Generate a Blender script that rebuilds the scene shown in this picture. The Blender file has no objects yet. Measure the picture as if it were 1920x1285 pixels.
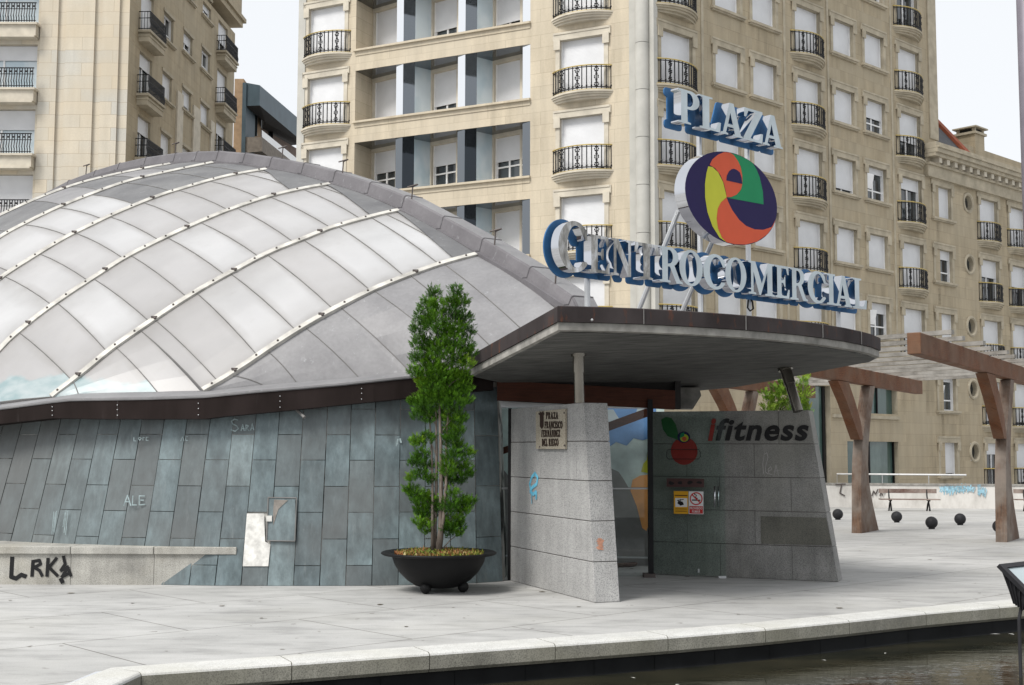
import bpy, bmesh, math, random
from math import sin, cos, pi, radians, sqrt, atan2
from mathutils import Vector as V, Matrix
random.seed(7)
R = random.Random(11)
scene = bpy.context.scene
COL = scene.collection
# ------------------------------------------------------------------ camera
FPX, PIT, ROL, EYE = 2398.4, 0.08541, 0.0032, 1.65
IMW, IMH = 1920.0, 1285.0
cam = bpy.data.objects.new('camera', bpy.data.cameras.new('camera'))
COL.objects.link(cam)
cam.data.sensor_width = 36.0
cam.data.lens = FPX / IMW * 36.0
cam.data.clip_start, cam.data.clip_end = 0.1, 3000
_f = V((0, cos(PIT), sin(PIT))); _u0 = V((0, -sin(PIT), cos(PIT))); _r0 = V((1, 0, 0))
_r = _r0 * cos(ROL) + _u0 * sin(ROL); _u = _u0 * cos(ROL) - _r0 * sin(ROL)
cam.matrix_world = Matrix(((_r.x, _u.x, -_f.x, 0), (_r.y, _u.y, -_f.y, 0), (_r.z, _u.z, -_f.z, EYE), (0, 0, 0, 1)))
scene.camera = cam
CAMP = V((0, 0, EYE))
# ------------------------------------------------------------------ sky, sun, exposure
SUN_EL, SUN_AZ = radians(52), radians(-135)     # azimuth measured from +Y towards +X
w = bpy.data.worlds.new('World'); scene.world = w; w.use_nodes = True
nt = w.node_tree; nt.nodes.clear()
sky = nt.nodes.new('ShaderNodeTexSky'); sky.sky_type = 'NISHITA'; sky.sun_disc = False
sky.sun_elevation = SUN_EL; sky.sun_rotation = SUN_AZ
sky.air_density = 1.0; sky.dust_density = 4.0; sky.ozone_density = 1.0
hs = nt.nodes.new('ShaderNodeHueSaturation'); hs.inputs['Saturation'].default_value = 0.22
mx = nt.nodes.new('ShaderNodeMixRGB'); mx.inputs[0].default_value = 0.8
mx.inputs[2].default_value = (7.95, 8.2, 8.5, 1)            # even cloud deck
bg = nt.nodes.new('ShaderNodeBackground'); bg.inputs['Strength'].default_value = 0.10
wo = nt.nodes.new('ShaderNodeOutputWorld')
nt.links.new(sky.outputs[0], hs.inputs['Color']); nt.links.new(hs.outputs[0], mx.inputs[1])
nt.links.new(mx.outputs[0], bg.inputs[0]); nt.links.new(bg.outputs[0], wo.inputs[0])
sl = bpy.data.lights.new('sun', 'SUN'); sl.energy = 2.8; sl.angle = radians(22); sl.color = (1, .97, .92)
so = bpy.data.objects.new('sun', sl); COL.objects.link(so)
_sd = V((sin(SUN_AZ) * cos(SUN_EL), cos(SUN_AZ) * cos(SUN_EL), sin(SUN_EL)))
so.rotation_euler = (-_sd).to_track_quat('-Z', 'Y').to_euler()
vs = scene.view_settings
vs.view_transform = 'Standard'; vs.look = 'None'; vs.gamma = 1; vs.use_curve_mapping = False; vs.exposure = 0.40
scene.cycles.max_bounces = 6; scene.cycles.transparent_max_bounces = 8
scene.cycles.use_denoising = True

# ------------------------------------------------------------------ helpers
def ray(x, y):
    u, v = x - IMW / 2, y - IMH / 2
    d = _f * FPX + _r * u - _u * v
    return d / d.y
def pt(x, y, Y): return CAMP + ray(x, y) * Y              # point of a line of sight at distance Y
def gp(x, y, z=0.0):
    d = ray(x, y); return CAMP + d * ((z - EYE) / d.z)
def onplane(x, y, P, n):
    d = ray(x, y); return CAMP + d * ((P - CAMP).dot(n) / d.dot(n))
def lerp(a, b, t): return a + (b - a) * t
def interp(tab, x):
    if x <= tab[0][0]: return tab[0][1]
    for (a, b), (c, d) in zip(tab, tab[1:]):
        if x <= c: return b + (d - b) * (x - a) / (c - a)
    return tab[-1][1]
Z = V((0, 0, 1))
class MB:
    def __init__(s): s.v = []; s.f = []; s.m = []; s.r = []
    def face(s, pts, m=0, r=None):
        i = len(s.v); s.v += [V(p) for p in pts]; s.f.append(list(range(i, i + len(pts)))); s.m.append(m)
        s.r.append(R.random() if r is None else r)
    def mesh(s, verts, faces, m=0, r=None):
        i = len(s.v); s.v += [V(p) for p in verts]
        rr = R.random() if r is None else r
        for f in faces: s.f.append([i + k for k in f]); s.m.append(m); s.r.append(rr)
    def hexa(s, p, m=0, r=None):            # p: 4 bottom (ccw from above), 4 top
        s.mesh(p, [(3, 2, 1, 0), (4, 5, 6, 7), (0, 1, 5, 4), (1, 2, 6, 5), (2, 3, 7, 6), (3, 0, 4, 7)], m, r)
    def box(s, x0, x1, y0, y1, z0, z1, m=0, r=None):
        s.hexa([(x0, y0, z0), (x1, y0, z0), (x1, y1, z0), (x0, y1, z0), (x0, y0, z1), (x1, y0, z1), (x1, y1, z1), (x0, y1, z1)], m, r)
    def obox(s, o, ex, ey, ez, m=0, r=None):   # corner + three edge vectors
        o, ex, ey, ez = V(o), V(ex), V(ey), V(ez)
        s.hexa([o, o + ex, o + ex + ey, o + ey, o + ez, o + ex + ez, o + ex + ey + ez, o + ey + ez], m, r)
    def prism(s, poly, ext, m=0, r=None):
        n = len(poly); ext = V(ext); p = [V(q) for q in poly]
        s.mesh(p + [q + ext for q in p], [list(range(n))[::-1], list(range(n, 2 * n))] + [(i, (i + 1) % n, n + (i + 1) % n, n + i) for i in range(n)], m, r)
    def tube(s, pts, rad, n=8, m=0, r=None, cap=True):
        pts = [V(p) for p in pts]; k = len(pts)
        rads = rad if isinstance(rad, (list, tuple)) else [rad] * k
        vs_, fs = [], []
        ref = None
        for i, p in enumerate(pts):
            t = (pts[min(i + 1, k - 1)] - pts[max(i - 1, 0)]).normalized()
            if ref is None: ref = t.orthogonal().normalized()
            a = (ref - t * ref.dot(t)).normalized(); ref = a
            b = t.cross(a)
            for j in range(n):
                th = 2 * pi * j / n; vs_.append(p + (a * cos(th) + b * sin(th)) * rads[i])
        for i in range(k - 1):
            for j in range(n): fs.append((i * n + j, i * n + (j + 1) % n, (i + 1) * n + (j + 1) % n, (i + 1) * n + j))
        if cap: fs += [list(range(n))[::-1], [(k - 1) * n + j for j in range(n)]]
        s.mesh(vs_, fs, m, r)
    def lathe(s, c, prof, n=24, m=0, r=None, sx=1, sy=1):
        c = V(c); vs_, fs = [], []; k = len(prof)
        for (rr, z) in prof:
            for j in range(n): vs_.append(c + V((rr * cos(2 * pi * j / n) * sx, rr * sin(2 * pi * j / n) * sy, z)))
        for i in range(k - 1):
            for j in range(n): fs.append((i * n + j, i * n + (j + 1) % n, (i + 1) * n + (j + 1) % n, (i + 1) * n + j))
        s.mesh(vs_, fs, m, r)
    def ball(s, c, rad, n=16, k=10, m=0, r=None):
        s.lathe(c, [(rad * sin(pi * i / k) + 1e-4, -rad * cos(pi * i / k)) for i in range(k + 1)], n, m, r)
    def sweep(s, path, prof, side=None, m=0, closed=True):
        # path: points, prof: [(a,b)] offsets along side (horizontal left of travel) and up
        path = [V(p) for p in path]; n = len(prof); vs_, fs = [], []
        for i, p in enumerate(path):
            t = (path[min(i + 1, len(path) - 1)] - path[max(i - 1, 0)]); t.z = 0; t.normalize()
            sd = V((-t.y, t.x, 0))
            for a, b in prof: vs_.append(p + sd * a + Z * b)
        for i in range(len(path) - 1):
            for j in range(n if closed else n - 1): fs.append((i * n + j, (i + 1) * n + j, (i + 1) * n + (j + 1) % n, i * n + (j + 1) % n))
        if closed: fs += [list(range(n)), [(len(path) - 1) * n + j for j in range(n)][::-1]]
        s.mesh(vs_, fs, m)
    def data(s, name, mats, org=V((0, 0, 0)), smooth=False):
        me = bpy.data.meshes.new(name)
        me.from_pydata([tuple(p - org) for p in s.v], [], s.f); me.update()
        for mm in (mats if isinstance(mats, (list, tuple)) else [mats]): me.materials.append(mm)
        if len(me.polygons) == len(s.m): me.polygons.foreach_set('material_index', s.m)
        bm = bmesh.new(); bm.from_mesh(me)
        bmesh.ops.remove_doubles(bm, verts=[], dist=0)
        bmesh.ops.recalc_face_normals(bm, faces=bm.faces) if getattr(s, 'fixn', True) else None
        bm.to_mesh(me); bm.free()
        at = me.attributes.new('rnd', 'FLOAT', 'FACE'); at.data.foreach_set('value', s.r)
        uv = me.uv_layers.new(name='UVMap'); L = uv.data
        cu = getattr(s, 'uvs', None)
        for p in me.polygons:
            nrm = p.normal
            if abs(nrm.z) < .75:
                h = V((-nrm.y, nrm.x, 0)); h = h.normalized() if h.length > 1e-6 else V((1, 0, 0))
                for li in p.loop_indices:
                    q = me.vertices[me.loops[li].vertex_index].co + org
                    L[li].uv = (q.dot(h), q.z)
            else:
                for li in p.loop_indices:
                    q = me.vertices[me.loops[li].vertex_index].co + org
                    L[li].uv = (q.x, q.y)
        if cu:
            for p in me.polygons:
                if cu.get(p.index):
                    for li, c in zip(p.loop_indices, cu[p.index]): L[li].uv = c
        if smooth: me.polygons.foreach_set('use_smooth', [True] * len(me.polygons))
        return me
    def build(s, name, mats, parent=None, smooth=False, auto=None):
        org = parent_org(parent)
        o = bpy.data.objects.new(name, s.data(name, mats, org, smooth)); COL.objects.link(o)
        if parent: o.parent = parent
        if auto:
            o.data.polygons.foreach_set('use_smooth', [True] * len(o.data.polygons))
            o.data.set_sharp_from_angle(angle=radians(auto))
        return o
def parent_org(p):
    o = V((0, 0, 0))
    while p: o += V(p.location); p = p.parent
    return o
def tag(o, label=None, cat=None, group=None, kind=None):
    if label: o['label'] = label
    if cat: o['category'] = cat
    if group: o['group'] = group
    if kind: o['kind'] = kind
    return o
def thing(name, label, cat, loc=(0, 0, 0), group=None):
    o = bpy.data.objects.new(name, None); o.location = loc; o.empty_display_size = .2; COL.objects.link(o)
    return tag(o, label, cat, group)
def bevel(o, wdt=.01, seg=2):
    m = o.modifiers.new('bevel', 'BEVEL'); m.width = wdt; m.segments = seg; m.limit_method = 'ANGLE'; m.angle_limit = radians(40)
    return o
def weld(o):
    bm = bmesh.new(); bm.from_mesh(o.data); bmesh.ops.remove_doubles(bm, verts=bm.verts, dist=1e-4); bm.to_mesh(o.data); bm.free(); return o

# ------------------------------------------------------------------ materials
class NG:
    def __init__(s, name):
        s.mat = bpy.data.materials.new(name); s.mat.use_nodes = True; s.t = s.mat.node_tree
        s.b = s.t.nodes['Principled BSDF']
    def n(s, typ, **kw):
        nd = s.t.nodes.new(typ)
        for k, v in kw.items(): setattr(nd, k, v)
        return nd
    def l(s, a, b): s.t.links.new(a, b)
    def val(s, sock, v):
        if hasattr(v, 'is_linked') or hasattr(v, 'links'): s.l(v, sock)
        else: sock.default_value = v
    def uv(s, scale=(1, 1, 1), rot=0):
        tc = s.n('ShaderNodeTexCoord'); mp = s.n('ShaderNodeMapping'); s.l(tc.outputs['UV'], mp.inputs[0])
        mp.inputs['Scale'].default_value = scale; mp.inputs['Rotation'].default_value = (0, 0, rot); return mp.outputs[0]
    def pos(s, scale=(1, 1, 1)):
        g = s.n('ShaderNodeNewGeometry'); mp = s.n('ShaderNodeMapping'); s.l(g.outputs['Position'], mp.inputs[0])
        mp.inputs['Scale'].default_value = scale; return mp.outputs[0]
    def noise(s, vec, scale, detail=4, rough=.55):
        nd = s.n('ShaderNodeTexNoise'); s.l(vec, nd.inputs['Vector']); nd.inputs['Scale'].default_value = scale
        nd.inputs['Detail'].default_value = detail; nd.inputs['Roughness'].default_value = rough; return nd.outputs['Fac']
    def ramp(s, fac, stops):
        nd = s.n('ShaderNodeValToRGB'); s.l(fac, nd.inputs[0]); cr = nd.color_ramp
        while len(cr.elements) < len(stops): cr.elements.new(.5)
        for e, (p, c) in zip(cr.elements, stops):
            e.position = p; e.color = (c, c, c, 1) if isinstance(c, (int, float)) else (*c, 1)
        return nd.outputs[0]
    def mix(s, fac, a, b, mode='MIX'):
        nd = s.n('ShaderNodeMixRGB', blend_type=mode)
        for i, q in ((0, fac), (1, a), (2, b)):
            if hasattr(q, 'is_linked'): s.l(q, nd.inputs[i])
            elif i == 0: nd.inputs[0].default_value = q
            else: nd.inputs[i].default_value = (*q, 1) if len(q) == 3 else q
        return nd.outputs[0]
    def math(s, op, a, b=0.):
        nd = s.n('ShaderNodeMath', operation=op)
        for i, q in enumerate((a, b)):
            if hasattr(q, 'is_linked'): s.l(q, nd.inputs[i])
            else: nd.inputs[i].default_value = q
        return nd.outputs[0]
    def rnd(s):
        nd = s.n('ShaderNodeAttribute', attribute_name='rnd'); return nd.outputs['Fac']
    def scale(s, col, fac):     # multiply colour by scalar socket
        nd = s.n('ShaderNodeVectorMath', operation='SCALE')
        if hasattr(col, 'is_linked'): s.l(col, nd.inputs[0])
        else: nd.inputs[0].default_value = col[:3]
        s.l(fac, nd.inputs['Scale']); return nd.outputs[0]
    def bump(s, h, strength=.3, dist=.01):
        nd = s.n('ShaderNodeBump'); s.l(h, nd.inputs['Height']); nd.inputs['Strength'].default_value = strength; nd.inputs['Distance'].default_value = dist
        s.l(nd.outputs[0], s.b.inputs['Normal'])
    def done(s, col, rough=.7, metal=0, spec=None):
        if hasattr(col, 'is_linked'): s.l(col, s.b.inputs['Base Color'])
        else: s.b.inputs['Base Color'].default_value = (*col, 1)
        if hasattr(rough, 'is_linked'): s.l(rough, s.b.inputs['Roughness'])
        else: s.b.inputs['Roughness'].default_value = rough
        s.b.inputs['Metallic'].default_value = metal
        if spec is not None: s.b.inputs['Specular IOR Level'].default_value = spec
        return s.mat
def plain(name, col, rough=.6, metal=0, var=.18, ns=4, rv=0, bump=0, spec=.25):
    g = NG(name)
    f = g.ramp(g.noise(g.pos(), ns, 5), [(.3, 1 - var), (.7, 1 + var)])
    c = g.scale(col, f)
    if rv:
        q = g.math('MULTIPLY_ADD', g.rnd(), 2 * rv); g.t.nodes[-1].inputs[2].default_value = 1 - rv
        c = g.scale(c, q)
    if bump: g.bump(g.noise(g.pos(), ns * 6, 4), bump, .004)
    return g.done(c, rough, metal, spec)

def ashlar(name, c1, c2, joint, bw, bh, off=.5, streak=.15, mortar=.012, warm=None):
    g = NG(name); u = g.uv()
    br = g.n('ShaderNodeTexBrick'); g.l(u, br.inputs['Vector']); br.offset = off
    br.inputs['Color1'].default_value = (*c1, 1); br.inputs['Color2'].default_value = (*c2, 1); br.inputs['Mortar'].default_value = (*joint, 1)
    br.inputs['Scale'].default_value = 1; br.inputs['Mortar Size'].default_value = mortar; br.inputs['Mortar Smooth'].default_value = .3
    br.inputs['Brick Width'].default_value = bw; br.inputs['Row Height'].default_value = bh; br.inputs['Bias'].default_value = 0
    st = g.ramp(g.noise(g.uv((1.6, .22, 1)), 1.5, 5), [(.3, 1 - streak), (.65, 1 + streak * .4)])
    fn = g.ramp(g.noise(g.uv(), 14, 5), [(.3, .95), (.7, 1.05)])
    c = g.scale(g.scale(br.outputs['Color'], st), fn)
    bl = g.ramp(g.noise(g.uv(), .35, 3), [(.4, 0), (.62, .55)])
    if warm: c = g.mix(bl, c, warm)
    g.bump(g.noise(g.uv(), 20, 4), .12, .004)
    return g.done(c, .85, 0, .2)

def granite(name, base, dark, speck=1.0, stain=.2, rough=.75, tone=None):
    g = NG(name)
    sp = g.noise(g.pos(), 90, 2, .7)
    c = g.mix(g.ramp(sp, [(.36, 1), (.56, 0)]), base, dark)
    c = g.scale(c, g.ramp(g.noise(g.pos(), 2.2, 6, .6), [(.3, 1 - stain), (.7, 1 + stain * .5)]))
    c = g.scale(c, g.ramp(g.noise(g.pos((5, 5, .35)), 1.6, 4), [(.3, 1 - stain * .6), (.6, 1.04)]))
    if tone: c = g.mix(g.ramp(g.noise(g.pos(), .9, 4), [(.45, 0), (.7, .5)]), c, tone)
    g.bump(sp, .2, .003)
    return g.done(c, rough)

def wood(name, base, dark, scale=(1, 1, 1), grey=None, rough=.7):
    g = NG(name)
    st = g.noise(g.uv(scale), 6, 6, .65)
    c = g.mix(g.ramp(st, [(.32, 1), (.66, 0)]), base, dark)
    if grey: c = g.mix(g.ramp(g.noise(g.pos(), 1.3, 5, .65), [(.38, 0), (.6, .85)]), c, grey)
    c = g.scale(c, g.ramp(g.noise(g.pos(), 3, 4), [(.3, .8), (.7, 1.12)]))
    g.bump(st, .35, .006)
    return g.done(c, rough, 0, .15)

m = {}
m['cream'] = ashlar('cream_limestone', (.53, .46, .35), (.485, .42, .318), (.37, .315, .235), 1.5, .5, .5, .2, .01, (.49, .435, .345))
m['tan'] = ashlar('shade_side_tan_stone', (.39, .325, .226), (.352, .295, .205), (.262, .215, .15), 1.3, .5, .5, .24, .01, (.375, .325, .24))  # darker copy of the block's stone; weak light on sun-averted faces coloured in
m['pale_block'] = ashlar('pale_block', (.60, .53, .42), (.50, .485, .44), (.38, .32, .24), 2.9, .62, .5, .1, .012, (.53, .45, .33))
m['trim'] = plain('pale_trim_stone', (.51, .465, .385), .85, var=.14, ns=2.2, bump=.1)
m['trim_tan'] = plain('shade_side_tan_trim', (.375, .33, .25), .85, var=.2, ns=2.2, bump=.1)  # darker copy of the pale trim, shade of those faces coloured in
m['trim_grey'] = plain('grey_column_stone', (.44, .43, .395), .85, var=.12, ns=1.2)
m['shutter'] = None
def shutter(name, col):
    g = NG(name); u = g.uv()
    sx = g.n('ShaderNodeSeparateXYZ'); g.l(u, sx.inputs[0])
    fr = g.math('FRACT', g.math('MULTIPLY', sx.outputs['Y'], 20))
    h = g.ramp(fr, [(0, 0), (.12, 1), (.88, 1), (1, 0)])
    c = g.scale(g.scale(col, g.ramp(fr, [(0, .86), (.15, 1), (.9, 1), (1, .86)])), g.ramp(g.noise(g.pos(), 1.2, 4), [(.3, .92), (.7, 1.05)]))
    g.bump(h, .4, .008); return g.done(c, .5)
m['shutter'] = shutter('white_roller_shutter', (.64, .645, .66))
m['white'] = plain('white_frame_paint', (.78, .78, .78), .4, var=.06)
m['iron'] = plain('black_iron', (.007, .007, .008), .45, var=.2)
m['brass'] = plain('brass_rail', (.42, .32, .11), .45, .3, var=.2)
def glassy(name, c1, c2, rough=.05):
    g = NG(name)
    c = g.mix(g.ramp(g.noise(g.pos((1, 1, .6)), .9, 3), [(.42, 0), (.58, 1)]), c1, c2)
    return g.done(c, rough, 0, .8)
m['pane'] = glassy('dark_window_glass', (.012, .015, .018), (.05, .06, .065))
m['curtain_pane'] = glassy('curtained_window_glass', (.55, .62, .66), (.42, .52, .58), .1)
m['green_glass'] = glassy('green_shop_glass', (.05, .09, .08), (.10, .15, .135), .08)
def mirror(name, tint=(.62, .66, .7)):
    g = NG(name); g.bump(g.noise(g.pos((.6, .6, .3)), 1.6, 2), .12, .05); return g.done(tint, .06, 1)
m['mirror'] = mirror('polished_steel', (.86, .87, .88))
m['mirror_dark'] = mirror('dark_reflection_steel', (.2, .215, .23))  # darker copy of the steel, dark surroundings coloured in as reflection
m['chrome'] = mirror('chrome_letter_side', (.62, .63, .66))
def chromeface():
    g = NG('rippled_chrome_face'); g.bump(g.noise(g.pos((1, 1, .5)), 5, 3), .5, .05)
    c = g.ramp(g.noise(g.pos((1, 1, .4)), 4, 5, .7), [(.36, (.06, .06, .06)), (.5, (.28, .27, .25)), (.66, (.62, .63, .65))]); return g.done(c, .12, 1)  # dark and bright patches colour in what the polished metal reflects
m['chrome_face'] = chromeface()
m['steel_tube'] = plain('galvanised_tube', (.55, .56, .57), .4, .6, var=.1)
m['column_steel'] = plain('stainless_column', (.20, .185, .16), .25, .9, var=.12)
def slate():
    g = NG('slate_cladding'); r = g.rnd()
    c = g.ramp(r, [(0, (.070, .092, .100)), (.35, (.100, .132, .142)), (.7, (.122, .160, .170)), (1, (.150, .182, .188))])
    cl = g.noise(g.pos((1.2, 1.2, .8)), 2.4, 6, .62)
    c = g.scale(c, g.ramp(cl, [(.32, .74), (.48, 1.0), (.66, 1.36)]))
    rp_ = g.noise(g.pos((3.5, 3.5, 1.4)), 3.2, 7, .7)
    c = g.scale(c, g.ramp(rp_, [(.36, .78), (.5, 1), (.62, 1.22)]))
    pk = g.ramp(g.math('FRACT', g.math('MULTIPLY', r, 7.31)), [(.72, 0), (.8, .5)])
    c = g.mix(pk, c, (.085, .088, .088))
    c = g.mix(g.ramp(g.noise(g.pos(), .8, 3), [(.45, 0), (.7, .45)]), c, (.10, .10, .098))
    sc = g.noise(g.pos((3, 3, 1)), 7, 6, .75)
    c = g.mix(g.ramp(sc, [(.62, 0), (.78, .4)]), c, (.26, .29, .30))
    dr = g.noise(g.pos((9, 9, .5)), 1.6, 3, .6)
    c = g.mix(g.ramp(dr, [(.60, 0), (.8, .35)]), c, (.24, .27, .275))
    # bluish chalky stain half way along, brownish grey tone growing towards the left end
    px = g.n('ShaderNodeSeparateXYZ'); g.l(g.pos(), px.inputs[0])
    lf = g.ramp(g.math('MULTIPLY_ADD', px.outputs['X'], -.16), [(.5, 0), (1, .75)]); g.t.nodes[-2].inputs[2].default_value = -.12
    c = g.mix(lf, c, g.mix(.45, (.115, .11, .105), (.08, .09, .09)))
    g.bump(cl, .35, .01); return g.done(c, .48, 0, .45)
m['slate'] = slate()
def grout():
    g = NG('slate_grout'); c = g.mix(g.ramp(g.noise(g.pos(), 1.6, 4, .6), [(.45, 0), (.56, 1)]), (.05, .05, .048), (.46, .45, .42)); return g.done(c, .95, 0, .1)
m['grout'] = grout()
def lead(name, base, hi):
    g = NG(name)
    c = g.mix(g.ramp(g.noise(g.pos(), 1.4, 6, .6), [(.35, 0), (.68, 1)]), base, hi)
    c = g.mix(g.ramp(g.noise(g.pos((1, 1, .4)), 9, 5, .75), [(.62, 0), (.75, .45)]), c, (.5, .52, .53))
    c = g.scale(c, g.ramp(g.noise(g.pos(), 22, 3), [(.3, .93), (.7, 1.06)]))
    return g.done(c, .6, .1)
m['lead'] = lead('weathered_lead', (.175, .172, .178), (.24, .237, .242))
m['lead_dark'] = lead('dark_lead', (.085, .08, .085), (.12, .115, .12))
m['lead_mid'] = lead('grey_lead_sheet', (.105, .105, .11), (.16, .16, .162))
def fascia():
    g = NG('oxidised_fascia_metal')
    c = g.mix(g.ramp(g.noise(g.pos((1, 1, .3)), 2.5, 6), [(.35, 0), (.7, 1)]), (.012, .008, .007), (.024, .017, .016))
    c = g.mix(g.ramp(g.noise(g.pos((14, 14, .4)), 1, 3), [(.64, 0), (.8, .25)]), c, (.2, .19, .19))
    return g.done(c, .75, 0, .12)
m['fascia'] = fascia()
def rustf():
    g = NG('rusty_canopy_edge')
    c = g.mix(g.ramp(g.noise(g.pos((1, 1, .6)), 2, 5), [(.35, 0), (.7, 1)]), (.032, .026, .026), (.062, .052, .052))
    c = g.mix(g.ramp(g.noise(g.pos((4, 4, 1.2)), 2.2, 5, .7), [(.58, 0), (.70, .7)]), c, (.14, .05, .024))
    return g.done(c, .75, 0, .15)
m['rust'] = rustf()
def poly(blue=False):
    g = NG('blue_patched_roof_panel' if blue else 'milky_roof_panel'); r = g.rnd()
    base = g.ramp(r, [(0, (.40, .39, .39)), (.5, (.47, .46, .46)), (1, (.53, .53, .535))])
    c = g.scale(base, g.ramp(g.noise(g.pos(), .9, 4), [(.3, .86), (.7, 1.06)]))
    st = g.noise(g.pos((1.5, 1.5, 1)), 5, 6, .7)
    c = g.mix(g.ramp(st, [(.55, 0), (.75, .35)]), c, (.36, .35, .335))
    u = g.n('ShaderNodeTexCoord'); sx = g.n('ShaderNodeSeparateXYZ'); g.l(u.outputs['UV'], sx.inputs[0])
    uvn = g.n('ShaderNodeTexNoise'); g.l(g.pos(), uvn.inputs['Vector']); uvn.inputs['Scale'].default_value = 1.6
    yy = g.math('ADD', sx.outputs['Y'], g.math('MULTIPLY', g.math('SUBTRACT', uvn.outputs['Fac'], .5), .35)); xx = g.math('ADD', sx.outputs['X'], g.math('MULTIPLY', g.math('SUBTRACT', uvn.outputs['Fac'], .5), .2))
    cleanp = g.math('MULTIPLY', g.ramp(yy, [(.06, 0), (.12, 1), (.5, 1), (.64, 0)]), g.ramp(xx, [(.12, 0), (.2, 1), (.8, 1), (.9, 0)]))
    c = g.mix(g.math('MULTIPLY', cleanp, g.ramp(r, [(.3, 0), (.6, .3)])), c, (.60, .60, .61))
    e = g.math('MULTIPLY', g.ramp(sx.outputs['Y'], [(0, 1), (.1, .3), (.3, 0), (.7, .1), (.95, .6), (1, 1)]), .85)
    e2 = g.math('MAXIMUM', e, g.math('MULTIPLY', g.ramp(sx.outputs['X'], [(0, 1), (.06, .35), (.22, 0), (.86, 0), (1, .8)]), .8))
    dn = g.math('MULTIPLY', e2, g.ramp(g.noise(g.pos(), 3, 5, .65), [(.3, .5), (.7, 1.15)]))
    c = g.mix(dn, c, (.27, .255, .24))
    if blue:
        sp = g.n('ShaderNodeSeparateXYZ'); g.l(g.pos(), sp.inputs[0])
        lv = g.math('ADD', sp.outputs['Z'], g.math('MULTIPLY', g.noise(g.pos(), 1.1, 4), -1.1))
        cb = g.mix(g.ramp(g.noise(g.pos((1, 1, 2)), 2.2, 5), [(.4, 0), (.62, 1)]), (.27, .365, .38), (.44, .495, .505))
        c = g.mix(g.ramp(g.math('SUBTRACT', lv, 1.52), [(.52, 1), (.6, 0)]), c, cb)
    g.done(c, .3, 0, .5)
    tl = g.n('ShaderNodeBsdfTranslucent'); tl.inputs[0].default_value = (.8, .8, .8, 1)
    ms = g.n('ShaderNodeMixShader'); ms.inputs[0].default_value = .22
    g.l(g.b.outputs[0], ms.inputs[1]); g.l(tl.outputs[0], ms.inputs[2]); g.l(ms.outputs[0], g.t.nodes['Material Output'].inputs[0]); return g.mat
m['poly'] = poly()
m['rib'] = plain('off_white_rib_metal', (.46, .445, .41), .6, 0, var=.35, ns=4, spec=.25)
m['bolt'] = plain('dark_bolt', (.10, .085, .08), .6, .3)
m['rubber'] = plain('dark_joint', (.17, .165, .16), .8)
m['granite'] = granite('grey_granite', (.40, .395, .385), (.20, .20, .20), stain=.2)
m['granite_shade'] = granite('shaded_brown_grey_granite', (.275, .27, .257), (.14, .14, .135), stain=.3, tone=(.2, .195, .165))  # darker copy of the wall granite, canopy shade put into the colour
m['granite_warm'] = granite('bench_granite', (.42, .41, .375), (.26, .25, .225), stain=.34, tone=(.33, .29, .21))
m['kerb'] = granite('kerb_granite', (.55, .55, .53), (.42, .41, .39), stain=.1, tone=(.44, .43, .37))
m['kerbf'] = granite('kerb_face_granite', (.30, .29, .245), (.15, .145, .12), stain=.32, tone=(.22, .21, .15))
m['concrete'] = None
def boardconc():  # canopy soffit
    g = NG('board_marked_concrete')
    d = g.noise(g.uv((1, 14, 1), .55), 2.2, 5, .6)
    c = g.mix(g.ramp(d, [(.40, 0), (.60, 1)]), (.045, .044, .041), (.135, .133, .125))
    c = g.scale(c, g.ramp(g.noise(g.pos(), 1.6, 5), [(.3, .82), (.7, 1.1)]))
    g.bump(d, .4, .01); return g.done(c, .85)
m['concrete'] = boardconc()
m['conc_edge'] = plain('concrete_edge', (.26, .25, .23), .85, var=.35, ns=5, bump=.15)
def paving():
    g = NG('granite_paving'); u = g.uv((1, 1, 1), radians(-43))
    br = g.n('ShaderNodeTexBrick'); g.l(u, br.inputs['Vector']); br.offset = .5
    br.inputs['Color1'].default_value = (.415, .412, .402, 1); br.inputs['Color2'].default_value = (.382, .379, .369, 1); br.inputs['Mortar'].default_value = (.17, .165, .15, 1)
    br.inputs['Scale'].default_value = 1; br.inputs['Mortar Size'].default_value = .011; br.inputs['Mortar Smooth'].default_value = .4
    br.inputs['Brick Width'].default_value = 2.4; br.inputs['Row Height'].default_value = 1.8
    c = br.outputs['Color']
    c = g.scale(c, g.ramp(g.noise(g.uv(), .55, 5, .6), [(.3, .80), (.7, 1.1)]))
    c = g.scale(c, g.ramp(g.noise(g.uv((.5, 1.6, 1)), 2.6, 6, .68), [(.34, .74), (.5, 1), (.68, 1.1)]))
    c = g.scale(c, g.ramp(g.noise(g.uv(), 75, 3, .7), [(.3, .87), (.7, 1.1)]))
    c = g.mix(g.ramp(g.noise(g.uv(), 7.5, 2, .5), [(.70, 0), (.74, .75)]), c, (.10, .09, .075))
    c = g.mix(g.ramp(g.noise(g.uv(), .3, 4, .5), [(.52, 0), (.75, .3)]), c, (.36, .345, .29))
    c = g.mix(g.ramp(g.noise(g.uv((1, 1.8, 1)), .8, 5, .65), [(.6, 0), (.75, .45)]), c, (.22, .215, .2))
    g.bump(g.noise(g.uv(), 60, 3), .12, .003); return g.done(c, .72)
m['paving'] = paving()
def water():
    g = NG('pond_water')
    n1 = g.noise(g.pos((1, 2.2, 1)), 1.3, 4, .6)
    g.bump(n1, .16, .05)
    c = g.mix(g.ramp(g.noise(g.pos((.7, 1.4, 1)), 1.2, 4), [(.4, 0), (.7, 1)]), (.014, .015, .010), (.04, .036, .022))
    return g.done(c, .04, 0, .5)
m['water'] = water()
m['poolwall'] = plain('black_pool_tile', (.009, .0095, .010), .5, var=.4, ns=3, spec=.12)
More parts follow.
